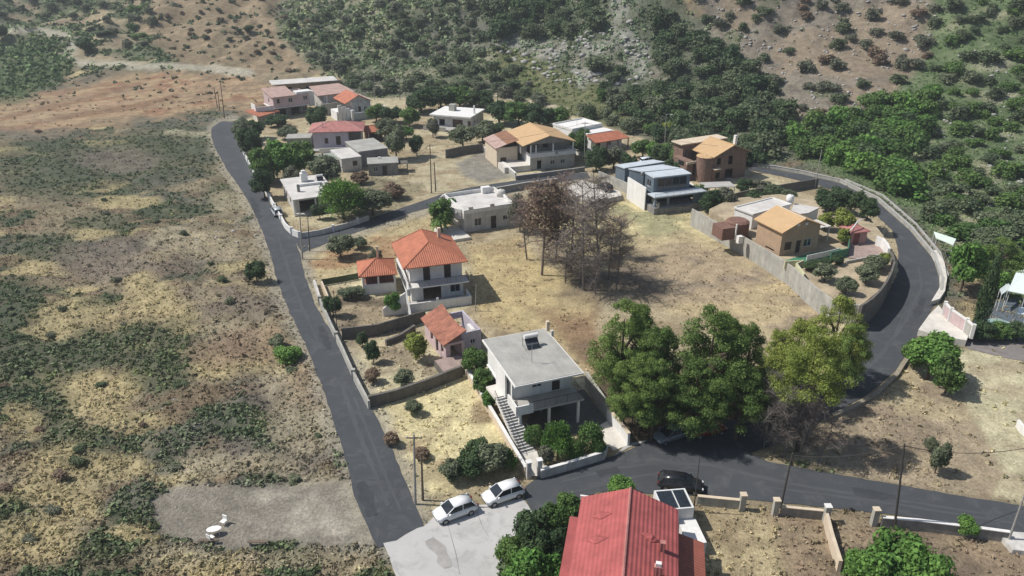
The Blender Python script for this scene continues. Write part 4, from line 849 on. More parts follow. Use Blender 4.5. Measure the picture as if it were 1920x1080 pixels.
H.walls(.1, w, .1, d, 0, 2.5, white, {'f': [(3, .8, 1.2, 1, 'win')]}); H.flat(0, w, 0, d, 2.5, wconc, .15, .1, parapet=.18, pm=white)
H.pblock('lower_block', 'lower_roof', [(1478,404), (1516,399), (1537,389), (1490,381)], PZ+2.4-PZ+PZ, PZ, white, wconc); [setattr(o, 'location', (0, 0, -PZ)) for o in H.root.children if o.name.startswith('lower_')]
H.tank(w+.9, d*.55-1.2, 2.42, .65, 1.5, white)
H = House('round_brown_oven_house', 'low curved brown outbuilding with white posts left of the yellow roofed house', 'outbuilding', (1390,437), (1413,434), PZ+1.0, 4, z0=PZ)
H.put('curved_wall', MB().lathe((.6, 2.2, 0), [(1.9, 0), (1.9, 2.2), (1.4, 2.5)], 18), brownw); H.box('front_block', -3.4, -.6, .2, 3.2, 0, 2.0, brownw); H.box('post', -1.2, -1.0, -.2, 0, 0, 2.7, white); H.box('barbecue', -1.6, -.8, -1.8, -1.1, 0, 1.2, white)
H = House('red_garden_shed', 'little red-brown shed with a pink hipped roof next to the inner side of the bend', 'shed', (1597,437), (1627,434), PZ+2.1, 2.8, z0=PZ)
H.walls(0, H.w, 0, H.d, 0, 2.1, mat('dusty_pink_wall', (.36, .22, .2), .9, .15, 1.5), {'f': [(.5, 0, 1.1, 1.9, 'rdoor')]}); H.hip(0, H.w, 0, H.d, 2.1, .7, T_pk, .3)
H.put('curved_pipe', MB().tube([(-.6, -.2, 2.6), (.3, .2, 3.0), (1.1, .6, 3.7), (2.2, 1.0, 3.9)], .09, 6), wmetal)
raised('stone_patio', [(1589,452),(1622,447),(1650,462),(1662,480),(1630,484),(1592,484)], PZ+.12, PZ-.1, stone)
# ---- red roofed house at the bottom edge
c0 = W(1179,931,7.0)
H = House('red_roofed_house', 'large house with a ribbed red gable roof at the bottom edge', 'house', (1052,1076), (1257,1079), 5.2, 2)
dirv = Vector((.19, .98, 0)).normalized(); ang = math.atan2(-dirv.x, dirv.y); a = W(1095,937,5.2); a = Vector((a.x, a.y, 0)); a = a-dirv*15
H.root.location = (a.x, a.y, 0); H.root.rotation_euler = (0, 0, ang); H.ang = ang; w, d = 7.5, 15.0
H.walls(.4, w-.2, .2, d-.3, 0, 5.15, offw, {'l': [(10, 3.2, 1.2, 1.2, 'win'), (6, 3.2, 1.2, 1.2, 'win')]}); H.gable(0, w, 0, d, 5.2, 1.5, T_red, 'y', .25, offw, capm=T_pk)
H.box('white_edge', -.35, 2.6, d+.26, d+.42, 4.9, 5.35, white); H.box('lower_eave', -.95, -.28, 3, d-1.8, 4.7, 4.85, T_red)
for x, y in ((1.6, d-2.5), (1.5, d-5.2), (5.6, d-4.4)):
    mb = MB(); sl = 1.5/(w/2); zx = lambda q: 5.36+(q if q < w/2 else w-q)*sl; s_ = 1 if x < w/2 else -1
    mb.add([(x-.8*s_, y, zx(x-.8*s_)+.02), (x+.9*s_, y, zx(x+.9*s_)+.02), (x, y-.5, zx(x)+.03), (x, y+.5, zx(x)+.03), (x-.1*s_, y, zx(x)+.24)], [(0, 2, 4), (2, 1, 4), (1, 3, 4), (3, 0, 4)]); H.put('added_tile_bump', mb, T_red)  # raised bumps added to mimic jagged lit rows on the tiles
H.box('chimney', w-1.2, w-.8, d-5.4, d-5.0, 5.3, 6.6, T_pk); H.box('chimney', w-1.6, w-1.0, d-8.1, d-7.7, 5.4, 6.8, T_pk); H.box('chimney_pot', w-1.5, w-1.1, d-8.05, d-7.75, 6.803, 7.1, white)
mb = MB(); mb.slab([(w+.3, 0, 3.9), (w+2.5, 0, 3.2), (w+2.5, d-1.0, 3.2), (w+.3, d-1.0, 3.9)], .12); H.put('lower_roof', mb, T_red2)
H.walls(w+.1, w+2.3, .2, d-1.2, 0, 3.1, offw, {}, name='lower_wall')
mb = MB(); mb.slab([(w*.5+1, d+.3, 4.9), (w-.0, d+.3, 4.4), (w-.0, d+1.9, 3.9), (w*.5+1, d+1.9, 4.3)], .12); H.put('porch_roof', mb, T_red)
C_ = House('glazed_porch', 'white framed glazed porch with dark panes beside the parked black car', 'porch', (1242,955), (1302,950), 2.6, 2.6)
w, d = C_.w, C_.d
C_.walls(0, w, 0, d, 0, 2.35, white, {'f': [(.6, .1, .9, 2, 'door')]}, t=.15)
mb = MB()
for q in ((0, .14, 0, d), (w-.14, w, 0, d), (.14, w-.14, 0, .14), (.14, w-.14, d-.14, d), (w*.55, w*.55+.07, .14, d-.14)): mb.box(q[0], q[1], q[2], q[3], 2.353, 2.5)
C_.put('roof_frame', mb, wmetal); C_.box('roof_pane', .15, w-.15, .15, d-.15, 2.38, 2.41, glass); C_.box('white_ledge', 0, w*.45, -.5, -.02, 2.0, 2.2, white); C_.box('low_white_wall', w*.5, w+.2, -3.0, -.02, 0, 1.3, white)
# ---- right-hand property
H = House('white_gate_forecourt', 'white gateway of tall panels and pale forecourt on the outer side of the bend', 'gateway', (1757,629), (1812,638), .9, 5.0)
P_ = [W(x, y, .9).xy for x, y in ((1722,618), (1757,629), (1812,638), (1822,615), (1776,594), (1760,572), (1742,590))]
inv = (Matrix.Translation(H.root.location) @ Matrix.Rotation(H.ang, 4, 'Z')).inverted(); P_ = [(inv @ Vector((q.x, q.y, 0))).xy for q in P_]
H.put('forecourt', MB().prism(P_, -.4, .9), palec)
def loc(px, py, z): q = W(px, py, z); return inv @ Vector((q.x, q.y, 0))
a, b, c = loc(1768,590,.9), loc(1779,602,.9), loc(1808,622,.9); e_ = loc(1820,634,.9)
for (u, v, nm_, m_) in ((a, b, 'gate_panel', pinkw), (b, c, 'gate_panel', pinkw), (c, e_, 'end_panel', lgrey)):
    t_ = (v-u).normalized(); n_ = Vector((-t_.y, t_.x, 0))*.08; u2 = u+t_*.2; v2 = v-t_*.2
    H.put(nm_, MB().prism([(u2-n_).xy, (v2-n_).xy, (v2+n_).xy, (u2+n_).xy], .95, 2.5), m_)
    H.put('gate_top', MB().prism([(u-n_*1.6).xy, (v-n_*1.6).xy, (v+n_*1.6).xy, (u+n_*1.6).xy], 2.503, 2.72), white)
for q in (a, b, c, e_): H.box('gate_pillar', q.x-.2, q.x+.2, q.y-.2, q.y+.2, .9, 2.9, white)
raised('stone_ledge', [(1746,565),(1762,560),(1772,545),(1776,520),(1771,492),(1756,468),(1746,470),(1762,500),(1764,535)], .7, -.3, palec)
def canopy(label, q, z, m, posts=True):
    P = [W(x, y, z) for x, y in q]; o = P[0]; r = empty('canopy', (o.x, o.y, 0), 0, label, 'canopy')
    MB().slab([(p.x-o.x, p.y-o.y, z+.3*(i > 1)) for i, p in enumerate(P)], .1).build('cover', m, r)
    for i, p in enumerate(P):
        x, y = (p.x-o.x)*.96, (p.y-o.y)*.96; MB().tube([(x, y, 0), (x, y, z+.2*(i > 1)-.02)], .05, 6).build('post', wmetal, r)
awn = mat('pale_green_canvas', (.58, .66, .60), .8, .08, 1)
canopy('pale green flat awning tilted above the outer edge of the bend', [(1787,459), (1755,446), (1750,437), (1792,451)], 3.2, awn)
canopy('larger white sail canopy at the right edge of the photo', [(1890,545), (1925,552), (1935,505), (1905,512)], 3.0, mat('white_canvas', (.68, .74, .74), .8, .06, 1))
canopy('small white sail canopy left of the larger one', [(1878,552), (1896,540), (1890,533), (1874,545)], 2.6, MATS['white_canvas'])
canopy('lone white parasol cover above the hedge at the right edge', [(1906,588), (1925,590), (1930,580), (1910,580)], 2.4, MATS['white_canvas'])
raised('pool_terrace', [(1822,612),(1830,590),(1880,560),(1990,560),(1990,640),(1830,634)], .06, -.3, mat('blue_grey_paving', (.10, .125, .15), .7, .2, .6), kind='structure')
raised('green_terrace', [(1842,598),(1870,596),(1900,606),(1895,614),(1845,612)], .16, -.2, mat('pale_green_paving', (.27, .38, .35), .8, .2, .6), kind='structure')
# ---- sign board
p = W(1781,742,0); r = empty('sign_board', (p.x, p.y, 0), R(-12), 'white upright board of stacked rectangles by the dense green bush', 'sign')
MB().box(-.45, .45, -.04, .04, .5, 2.2).build('board', mat('sign_green', (.16, .2, .14), .6, .1), r); f = MB()
for z in (.5, 1.02, 1.58, 2.14): f.box(-.45, .45, -.065, -.045, z, z+.07)
f.box(-.45, -.38, -.065, -.045, .57, 2.14); f.box(.38, .45, -.065, -.045, .57, 2.14); f.box(-.25, .25, -.06, -.045, .75, .9); f.box(-.25, .25, -.06, -.045, 1.25, 1.45); f.box(-.25, .25, -.06, -.045, 1.8, 2.0)
f.build('frame', wmetal, r)
for x in (-.36, .36): MB().tube([(x, .06, 0), (x, .06, 2.1)], .03, 5).build('post', wmetal, r)
# ---- walls
wall_line('weathered pale wall along the right side of the left road', [(601,572),(622,620),(642,662),(664,712),(693,768)], 1.15, lgrey, .25, rough=.05, piers=9)
wall_line('short white wall piece with brown gate post where the left road wall begins', [(590,535),(596,552),(601,570)], .9, offw, .3)
wall_line('dark block wall dividing the orange roofed house garden from the ruin garden', [(642,637),(708,629),(768,612),(798,603)], 1.7, dgrey, .2, rough=.06)
wall_line('broken rubble wall in the ruin garden', [(724,648),(750,637),(778,622)], .9, dgrey, .35, rough=.15)
wall_line('dark stone terrace wall above the straw coloured lot', [(692,764),(740,752),(800,732),(866,706)], 1.45, dgrey, .35, rough=.12)
wall_line('low cream wall left of the white villa staircase', [(868,692),(898,742),(935,804),(965,856),(986,892)], 1.0, cream, .22, coping=white)
wall_line('white front garden wall of the white villa', [(1014,897),(1060,884),(1132,862),(1137,850)], 1.0, offw, .22, coping=white)
wall_line('white wall beside the villa driveway', [(1139,786),(1158,810),(1178,836)], 1.5, white, .25, coping=cream)
wall_line('shaded grey side wall behind the villa driveway', [(1098,724),(1120,756),(1139,784)], 2.0, lgrey, .25)
for i, (x, y) in enumerate(((991,896), (1011,892))):
    p = W(x, y); r = empty('gate_pillar', (p.x, p.y, 0), .3, ('left', 'right')[i]+' gate pillar at the foot of the villa staircase', 'pillar', 'gate pillars of the white villa')
    MB().box(-.22, .22, -.22, .22, 0, 1.9).build('shaft', offw, r); MB().box(-.28, .28, -.28, .28, 1.903, 2.0).build('cap', white, r)
fence_line('dark green screened fence of the orange roofed house garden', [(604,536),(640,530),(672,524)], 1.1, railm, panel=mat('dark_green_net', (.07, .095, .05), .8, .2))
wall_line('white edging wall turning down at the corner of the green fenced garden', [(604,537),(612,556),(620,575)], .9, cream, .2)
wall_line('white panelled wall along the upper left road', [(443,247),(450,275),(464,304),(481,335),(502,368),(522,405),(536,430),(548,441),(560,446)], 1.2, white, .22, rough=.08, piers=5)
wall_line('white garden wall along the branch road below the big willow-like tree', [(563,447),(600,441),(650,428),(692,413)], 1.0, offw, .22, piers=4, pier_m=white)
wall_line('grey curved wall at the back of the bare yard', [(836,297),(862,291),(905,285)], 2.0, dgrey, .25)
wall_line('white sloping wall between the bare yard and the tan gabled house', [(906,284),(935,308),(967,336)], 1.3, lgrey, .25, coping=white)
wall_line('low kerb wall on the far side of the branch road', [(967,338),(1030,330),(1096,321)], .9, grey, .22, coping=conc)
wall_line('grey wall on the near side of the branch road behind the white flat roofed house', [(880,374),(930,364),(985,354),(1045,346)], 1.3, grey, .25, coping=conc)
wall_line('long pale retaining wall left of the stepped blue house', [(1122,340),(1160,356),(1198,374),(1234,402)], 2.2, lgrey, .3)
wall_line('grey front retaining wall of the stepped blue house', [(1236,402),(1262,399),(1294,396)], 1.1, grey, .25)
wall_line('long pale wall along the field side of the garden terrace', [(1298,392),(1340,415),(1392,442),(1440,470),(1484,499),(1530,540),(1562,563),(1612,573)], 3.15, lgrey, .25, zp=3.1, rough=.05)
wall_line('tall dark retaining wall on the inner side of the bend', [(1615,573),(1634,560),(1650,544),(1662,528),(1671,511),(1677,492),(1674,478),(1668,466)], 3.75, dgrey, .3, zp=3.75, rough=.08)
wall_line('bright white curved gateway wall on top of the bend wall', [(1668,466),(1664,456),(1656,447),(1645,443)], 1.6, white, .35, zp=PZ+1.6, base=PZ)
wall_line('low concrete parapet along the outer edge of the bend', [(1410,311),(1455,317),(1500,325),(1575,342),(1646,377),(1707,431),(1751,484),(1766,530),(1763,552)], .65, lgrey, .3, coping=conc)
wall_line('outer pale ledge just beyond the bend parapet', [(1585,338),(1655,368),(1716,421),(1762,476),(1777,520)], .35, conc, .25)
wall_line('dark wall running behind the brick house yard', [(1330,392),(1400,374),(1470,362),(1532,351)], 1.9, dgrey, .25)
wall_line('green tarpaulin wall of the garden terrace, right piece', [(1556,488),(1588,480),(1590,462)], 1.3, greent, .12, zp=PZ, base=PZ)
wall_line('pale yellow corner wall at the tip of the green court', [(1470,500),(1505,498),(1492,504),(1507,524)], .9, mat('pale_yellow_render', (.55, .54, .36), .9, .1), .2, zp=PZ, base=PZ)
raised('green_court', [(1470,489),(1500,494),(1560,480),(1586,470),(1575,466),(1520,474)], PZ+.1, PZ-.1, greent)
wall_line('thin white bar wall along the green court', [(1512,487),(1545,480),(1573,473)], 1.0, white, .08, zp=PZ+.3, base=PZ)
wall_line('low stone edging across the terrace garden', [(1586,494),(1618,488),(1655,480)], .45, lgrey, .3, zp=PZ, base=PZ)
wall_line('low roadside wall just right of the glazed porch', [(1306,946),(1345,950),(1388,954)], 1.0, lgrey, .22, coping=cream)
wall_line('roadside wall between the second pillar and the white-capped pillar', [(1462,966),(1500,970),(1543,974)], 1.0, grey, .2, coping=cream)
wall_line('white capped wall running down from the roadside towards the camera', [(1546,980),(1556,1020),(1572,1072)], 1.2, cream, .3)
wall_line('long roadside wall with white coping at the lower right', [(1650,988),(1720,994),(1800,1004),(1888,1016)], 1.1, grey, .22, coping=white)
wall_line('broken low stone wall on the bank below the bend', [(1562,782),(1600,765),(1642,742),(1680,706),(1702,672)], .4, mat('dry_stone', (.30, .26, .2), .95, .3, 2), .5, rough=.12)
wall_line('dark wall at the roadside behind the yellow-green pines', [(1535,722),(1570,695),(1606,662)], 1.1, dgrey, .3, rough=.06)
wall_line('white wall corner at the right edge beside the pale dirt area', [(1906,800),(1915,812),(1935,830)], .9, white, .3)
raised('parking_slab', [(1050,356),(1092,338),(1128,348),(1162,358),(1166,368),(1108,380)], .8, -.3, palec)
wall_line('grey front wall of the small parking slab', [(1108,380),(1140,374),(1167,368)], 1.0, grey, .2, zp=.8)
for i, (x, y, lb) in enumerate(((1390,956,'rounded pale pillar ending the wall near the glazed porch'), (1452,966,'grey roadside pillar standing alone left of the leaning wire pole'), (1547,978,'white-topped pillar at the head of the wall running downhill'), (1637,984,'square grey pillar before the long white-coped wall'))):
    p = W(x, y); r = empty('gate_pillar', (p.x, p.y, 0), 0, lb, 'pillar', 'roadside pillars'); MB().box(-.25, .25, -.25, .25, 0, 1.75).build('shaft', lgrey, r); MB().box(-.3, .3, -.3, .3, 1.753, 1.86).build('cap', white if i == 2 else cream, r)
p = W(1908,1026); r = MB().prism([(-1.0, -.8), (1.6, -1.3), (1.7, 1.2), (-1.1, 1.5)], 0, .5).build('concrete_block', offw); r.location = (p.x, p.y, 0); tag(r, 'pale concrete block at the end of the long white-coped wall', 'block')
# ---- poles and cables
def pole(bx, by, tx, ty, m, label, r0=.13, arm=False, strut=False, lamp=False, z=None):
    p = G(bx, by) if z is None else W(bx, by, z); p.z = ground_z(p.x, p.y) if z is None else z; h = height_for(p, ty)
    q = p+Vector((0, 0, h)); qx = proj(q.x, q.y, q.z)[0]; dx = (tx-qx)/scale_at(q)
    root = empty('utility_pole', p, 0, label, 'pole', 'utility poles'); MB().tube([(0, 0, -.4), (dx*.5, 0, h*.5), (dx, 0, h)], [r0, r0*.8, r0*.6], 8).build('shaft', m, root)
    if arm:
        a_ = MB().box(dx-.7, dx+.7, -.05, .05, h-.45, h-.36).build('crossarm', wood, root); i_ = MB()
        for k in (-.6, 0, .6): MB().lathe((dx+k, 0, h-.355), [(.05, 0), (.06, .08), (.03, .16)], 8).build('insulator', white, a_)
    if strut: MB().tube([(1.3, -.6, 0), (dx+.1, 0, h*.75)], .08, 6).build('strut', wood, root)
    if lamp: MB().tube([(dx, 0, h-.1), (dx+.5, -.3, h+.1), (dx+1.1, -.6, h+.05)], .04, 5).build('arm', metal, root); MB().box(dx+.9, dx+1.4, -.75, -.5, h-.05, h+.06).build('lamp', white, root)
    return p+Vector((dx, 0, h-.2))
greyp = mat('dark_pole', (.07, .065, .06), .9, .2, 3)
pole(779,949,776,814,greyw,'tall pale pole standing behind the left white car',.13,True)
pole(793,942,790,850,wood,'shorter dark pole just right of the tall pale one by the left white car')
pA = pole(567,486,562,398,greyw,'pale grey pole at the road junction, left one of the pair',.13,True)
pB = pole(581,473,577,408,greyp,'darker shorter pole of the pair at the road junction',.10)
pC = pole(809,363,806,270,wood,'taller greenish pole of the pair by the bare yard',.13,True)
pole(817,360,814,304,greyp,'shorter pole of the pair by the bare yard')
pole(421,222,413,152,greyp,'tall dark pole at the far end of the left road')
pole(408,202,401,164,greyp,'left short dark pole at the far end of the left road'); pole(412,207,408,170,greyp,'short dark pole between two others at the far end of the left road')
pole(702,188,701,118,greyw,'thin pale pole behind the orange gabled house',.08,z=None)
pole(750,188,748,138,greyp,'thin dark pole on the slope left of the dark tree belt',.08); pole(933,192,932,138,greyp,'thin dark pole on the slope right of the dark tree belt',.09)
pole(1246,284,1249,214,greyw,'pale pole with a street lamp behind the stepped blue house',.1,lamp=True); pD = pole(1096,310,1097,228,greyw,'pale pole between the tan gabled house and the orange verandah',.1,True)
pE = pole(1527,353,1541,281,greyw,'leaning pale pole at the upper bend of the road',.12); pole(1656,447,1661,412,greyw,'thin pale pole beside the red garden shed',.05,z=0)
pF = pole(1463,954,1486,850,greyp,'dark leaning pole right of the grey dead trees',.12); pG = pole(1677,994,1696,832,greyp,'tall dark pole crossing the lower right road',.12)
pole(1888,1022,1922,925,greyw,'pale leaning pole at the right edge of the photo',.11); pole(1300,962,1312,858,greyp,'thin dark pole behind the glazed porch',.06)
pole(604,280,604,228,pinkw,'pinkish pole in front of the salmon pink roof',.12); pole(891,584,893,534,greyw,'small grey pole right of the orange roofed house',.07)
pole(770,582,764,500,metal,'thin grey pole at the left corner of the orange roofed house',.05); pole(1183,818,1187,776,greyp,'dark thin pole beside the grey car under the pines',.08)
pole(633,622,625,545,greyp,'dark post inside the green fenced garden',.07)
def cable(a, b, sag, label):
    o = MB().tube([a.lerp(b, k/12)-Vector((0, 0, sag*4*(k/12)*(1-k/12))) for k in range(13)], .028, 4).build('overhead_cable', greyp); tag(o, label, 'cable', 'overhead cables')
cable(pA, pC, 1.2, 'cable from the junction pole to the pole by the bare yard'); cable(pC, pD, 1.2, 'cable from the bare yard pole to the pole near the orange verandah'); cable(pF, pG, .6, 'cable between the two dark leaning poles over the lower right road')
cable(pA, pC+Vector((0, 0, -.6)), 1.5, 'lower cable from the junction pole to the pole by the bare yard'); cable(pG, W(1912, 925, 0)+Vector((0, 0, 5.5)), .8, 'cable from the tall dark pole to the right edge of the photo'); cable(pD, pE, 1.6, 'cable from near the orange verandah to the upper bend pole')
# ---- cars
tyre = mat('tyre_rubber', (.018, .018, .018), .85, .1); lampm = mat('headlamp_glass', (.55, .57, .6), .15, .05); redl = mat('tail_lamp', (.25, .02, .015), .3, .05)
def car(px, py, fx, fy, paint, label, z=0.0, L_=4.0, hgt=1.5, wd_=1.7, group=None, suv=False):
    p = W(px, py, z); f = W(fx, fy, z); ang = math.atan2(f.y-p.y, f.x-p.x); root = empty('parked_car', (p.x, p.y, z), ang, label, 'car', group)
    k = L_/4.0; hb = hgt/1.5; hw = wd_/2
    st_ = [(-2.0, .50, .62, .82), (-1.93, .82, .42, .95), (-1.5, .95, .26, 1.0), (-.4, .97, .24, 1.0), (.85, .95, .24, 1.0), (1.45, .86, .24, .98), (1.82, .74, .30, .9), (1.98, .58, .42, .72), (2.0, .5, .48, .6)]
    vs = []; fs = []
    for x, zt, zb, wf in st_:
        yw = hw*wf
        for yy, zz in ((-.8, zb), (-1, zb+.12), (-1.0, (zb+zt)/2), (-.96, zt-.07), (-.86, zt), (0, zt+.02), (.86, zt), (.96, zt-.07), (1.0, (zb+zt)/2), (1, zb+.12), (.8, zb)): vs.append((x*k, yy*yw, zz*hb))
    m_ = 11
    for i in range(len(st_)-1):
        for j in range(m_): fs.append((i*m_+j, i*m_+(j+1) % m_, (i+1)*m_+(j+1) % m_, (i+1)*m_+j))
    fs += [tuple(range(m_))[::-1], tuple(range((len(st_)-1)*m_, len(st_)*m_))]
    MB().add(vs, fs).build('body', paint, root, True)
    gs = [(-1.88, .93, .90), (-1.5 if not suv else -1.8, 1.38, .74), (-.7, 1.46, .72), (.25, 1.43, .72), (1.05, .94, .86)]; vs = []; fs = []
    for x, zt, wf in gs:
        for s_ in (-1, 1): vs += [(x*k, s_*hw*.9, .93*hb), (x*k, s_*hw*wf, zt*hb)]
    for i in range(len(gs)-1): a_, b_ = i*4, (i+1)*4; fs += [(a_, b_, b_+1, a_+1), (a_+2, a_+3, b_+3, b_+2), (a_+1, b_+1, b_+3, a_+3)]
    MB().add(vs, fs).build('windows', glass, root, fix=True)
    rs = [((-1.55 if not suv else -1.84), 1.385), (-.7, 1.475), (.3, 1.44)]; vs = []; fs = []
    for x, zt in rs: vs += [(x*k, -hw*.74, zt*hb), (x*k, 0, (zt+.035)*hb), (x*k, hw*.74, zt*hb), (x*k, hw*.74, (zt-.05)*hb), (x*k, -hw*.74, (zt-.05)*hb)]
    for i in range(2):
        for j in range(5): fs.append((i*5+j, i*5+(j+1) % 5, (i+1)*5+(j+1) % 5, (i+1)*5+j))
    fs += [(4, 3, 2, 1, 0), (10, 11, 12, 13, 14)]; MB().add(vs, fs).build('roof', paint, root, True)
    for s_ in (-1, 1):
        for q_ in (([(.32*k, s_*hw*.735, 1.42*hb), (1.08*k, s_*hw*.87, .95*hb)], .045), ([(-.55*k, s_*hw*.745, 1.44*hb), (-.5*k, s_*hw*.905, .93*hb)], .045), ([(-1.5*k, s_*hw*.745, 1.38*hb), (-1.86*k, s_*hw*.9, .94*hb)], .07)): MB().tube(q_[0], q_[1], 4).build('window_pillar', paint, root)
        MB().box(1.82*k, 1.97*k, min(s_*hw*.5, s_*hw*.82), max(s_*hw*.5, s_*hw*.82), .56*hb, .70*hb).build('headlight', lampm, root)
        MB().box(-2.0*k, -1.9*k, min(s_*hw*.6, s_*hw*.84), max(s_*hw*.6, s_*hw*.84), .68*hb, .90*hb).build('tail_light', redl, root)
        MB().box(.78*k, .95*k, min(s_*hw*.97, s_*(hw+.16)), max(s_*hw*.97, s_*(hw+.16)), .95*hb, 1.07*hb).build('mirror', paint, root)
        for x in (-1.25*k, 1.28*k):
            w_ = MB().tube([(x, s_*(hw-.2), .31), (x, s_*(hw+.01), .31)], .31, 16).build('wheel', tyre, root); MB().tube([(x, s_*(hw+.012), .31), (x, s_*(hw+.03), .31)], .19, 12).build('rim', metal, w_)
    return root
def paint_mat(n_, c, sp=.5): return mat(n_, c, .25, .03, 1, spec=sp)
wp = paint_mat('white_car_paint', (.72, .73, .74)); sp_ = paint_mat('silver_car_paint', (.42, .45, .48)); bp = paint_mat('black_car_paint', (.018, .02, .024)); dp = paint_mat('dark_red_car_paint', (.20, .015, .012)); wp2 = paint_mat('pale_blue_white_paint', (.62, .68, .74))
car(853,965,812,980,wp,'left one of the two white hatchbacks on the worn concrete'); car(943,934,905,947,wp,'right one of the two white hatchbacks, nearest the villa gate')
car(1275,915,1318,921,bp,'black car parked beside the glazed porch on the lower road',L_=4.3)
car(1259,822,1231,831,paint_mat('shade_darkened_silver', (.16, .175, .19)),'silver-grey estate car, paint darkened for deep shade under the big pines',L_=4.3,suv=True); car(1325,812,1355,806,dp,'dark red car deep in the shade under the big pines')  # first car: silver paint darkened, the pine shade is put into its colour
car(520,402,508,385,sp_,'silver car parked against the white wall on the left road',L_=4.0)
car(1134,356,1115,346,bp,'black car on the small raised parking slab',z=.8); car(1176,308,1195,304,wp,'white van at the back of the stepped blue house',L_=4.6,hgt=1.9,suv=True); car(1216,306,1235,303,wp2,'pale car right of the white van behind the stepped blue house',L_=4.4,suv=True)
# ---- plastic table, chair, benches on the bare plot
wpl = mat('white_plastic', (.78, .77, .74), .5, .05)
p = W(403,1002); r = empty('plastic_table', (p.x, p.y, 0), .25, 'white oval plastic table standing alone on the grey bare plot', 'table'); r.scale = (.85, .85, .9)
mb = MB(); pr = [(math.cos(t_*math.pi/10)*.75, math.sin(t_*math.pi/10)*.45) for t_ in range(20)]; mb.prism(pr, .68, .73); mb.build('table_top', wpl, r)
for x in (-.5, .5):
    for y in (-.25, .25): MB().tube([(x, y, 0), (x*.9, y*.9, .68)], .03, 6).build('leg', wpl, r)
def chair(px, py, rz, lb):
    p = W(px, py); r = empty('plastic_chair', (p.x, p.y, 0), rz, lb, 'chair', 'white plastic chairs'); MB().box(-.24, .24, -.22, .24, .40, .44).build('seat', wpl, r)
    mb = MB(); mb.slab([(-.24, .22, .88), (.24, .22, .88), (.24, .3, .9), (-.24, .3, .9)], .44); mb.build('backrest', wpl, r)
    for x in (-.21, .21):
        for y in (-.19, .22): MB().tube([(x*1.1, y*1.15, 0), (x, y, .40)], .022, 5).build('leg', wpl, r)
chair(420,984,-.4,'white plastic chair behind the oval table'); chair(397,1014,2.6,'white plastic chair in front of the oval table')
for (x, y, rz, lb) in ((392,1019,.05,'weathered plank bench left of centre at the edge of the grey plot'), (484,1022,.02,'weathered plank bench right of the white table on the grey plot')):
    p = W(x, y); r = empty('plank_bench', (p.x, p.y, 0), rz, lb, 'bench', 'plank benches'); MB().box(-.85, .85, -.16, .16, .40, .45).build('seat', wood, r)
    for q in (-.65, .65): MB().box(q-.06, q+.06, -.13, .13, 0, .399).build('leg', lgrey, r)
# ================================================================== VEGETATION
def quads(P, Nn, size, asp, rng):
    n = len(P); rnd = rng.normal(size=(n, 3)); T_ = np.cross(Nn, rnd); T_ /= np.linalg.norm(T_, axis=1, keepdims=True)+1e-9; B_ = np.cross(Nn, T_)
    B_ /= np.linalg.norm(B_, axis=1, keepdims=True)+1e-9
    a = T_*(size*asp*.5)[:, None]; b_ = B_*(size*.5)[:, None]
    bend = Nn*(size*.15)[:, None]
    V = np.stack([P-a-b_*.6, P-b_*.2+a-bend, P+a*.3+b_, P-a*.8+b_*.7-bend], 1).reshape(-1, 3)
    return V
def cloud(blobs, n, leaf, asp=1.0, seed=0, up=.25, shell=(.55, 1.0), radial=0, flat=.0, light=None):
    rng = np.random.default_rng(seed); out = []
    vol = np.array([b_[3]*b_[4] for b_ in blobs]); cnt = np.maximum(6, (n*vol/vol.sum())).astype(int)
    for b_, c in zip(blobs, cnt):
        d = rng.normal(size=(c, 3)); d[:, 2] += up; d /= np.linalg.norm(d, axis=1, keepdims=True)
        r = rng.uniform(shell[0], shell[1], c)**.7*(1+.12*rng.normal(size=c))
        P = np.array(b_[:3])+d*np.array([b_[3], b_[3], b_[4]])*r[:, None]
        Nn = d*.9+rng.normal(size=(c, 3))*.45; Nn[:, 2] += .25+flat
        if radial: Nn = np.cross(d, rng.normal(size=(c, 3)))
        Nn /= np.linalg.norm(Nn, axis=1, keepdims=True)+1e-9
        out.append(quads(P, Nn, leaf*rng.uniform(.6, 1.4, c), asp, rng))
    return np.concatenate(out)
def blobs_round(seed, n=20, r=(.28, .48), sq=.95):
    rr = random.Random(seed); L_ = [(0, 0, -.05, .62, .62)]
    for k in range(n):
        t = rr.uniform(0, 6.283); z = rr.uniform(-.75, .95); q = math.sqrt(max(0, 1-z*z)); s_ = rr.uniform(*r); R_ = 1-s_*.75
        R_ *= rr.uniform(.82, 1.1); L_.append((math.cos(t)*q*R_, math.sin(t)*q*R_, z*R_*sq, s_, s_*rr.uniform(.75, 1)))
    return L_
def blobs_pine(seed, n=46):
    rr = random.Random(seed); L_ = []; ax = [(rr.uniform(0, 6.283), rr.uniform(.15, .4)) for q in range(4)]
    for k in range(n):
        z = rr.uniform(-1, .95); R_ = (1-.55*max(0, z)**1.4)*(.75+.25*math.sin((z+1)*2.2)); t = rr.uniform(0, 6.283); q = R_*rr.uniform(.35, 1.0); s_ = rr.uniform(.11, .25)*(1.1-.25*z); R_ *= 1+.22*math.sin(2*t+ax[0][0])+.15*math.sin(3*t+ax[1][0])
        L_.append((math.cos(t)*q, math.sin(t)*q, z*.9-.12*q, s_, s_*rr.uniform(.42, .62)))
    return L_
def leafmesh(name, V, m):
    n = len(V)//4; return npmesh(name, V, np.arange(n*4).reshape(n, 4), m)
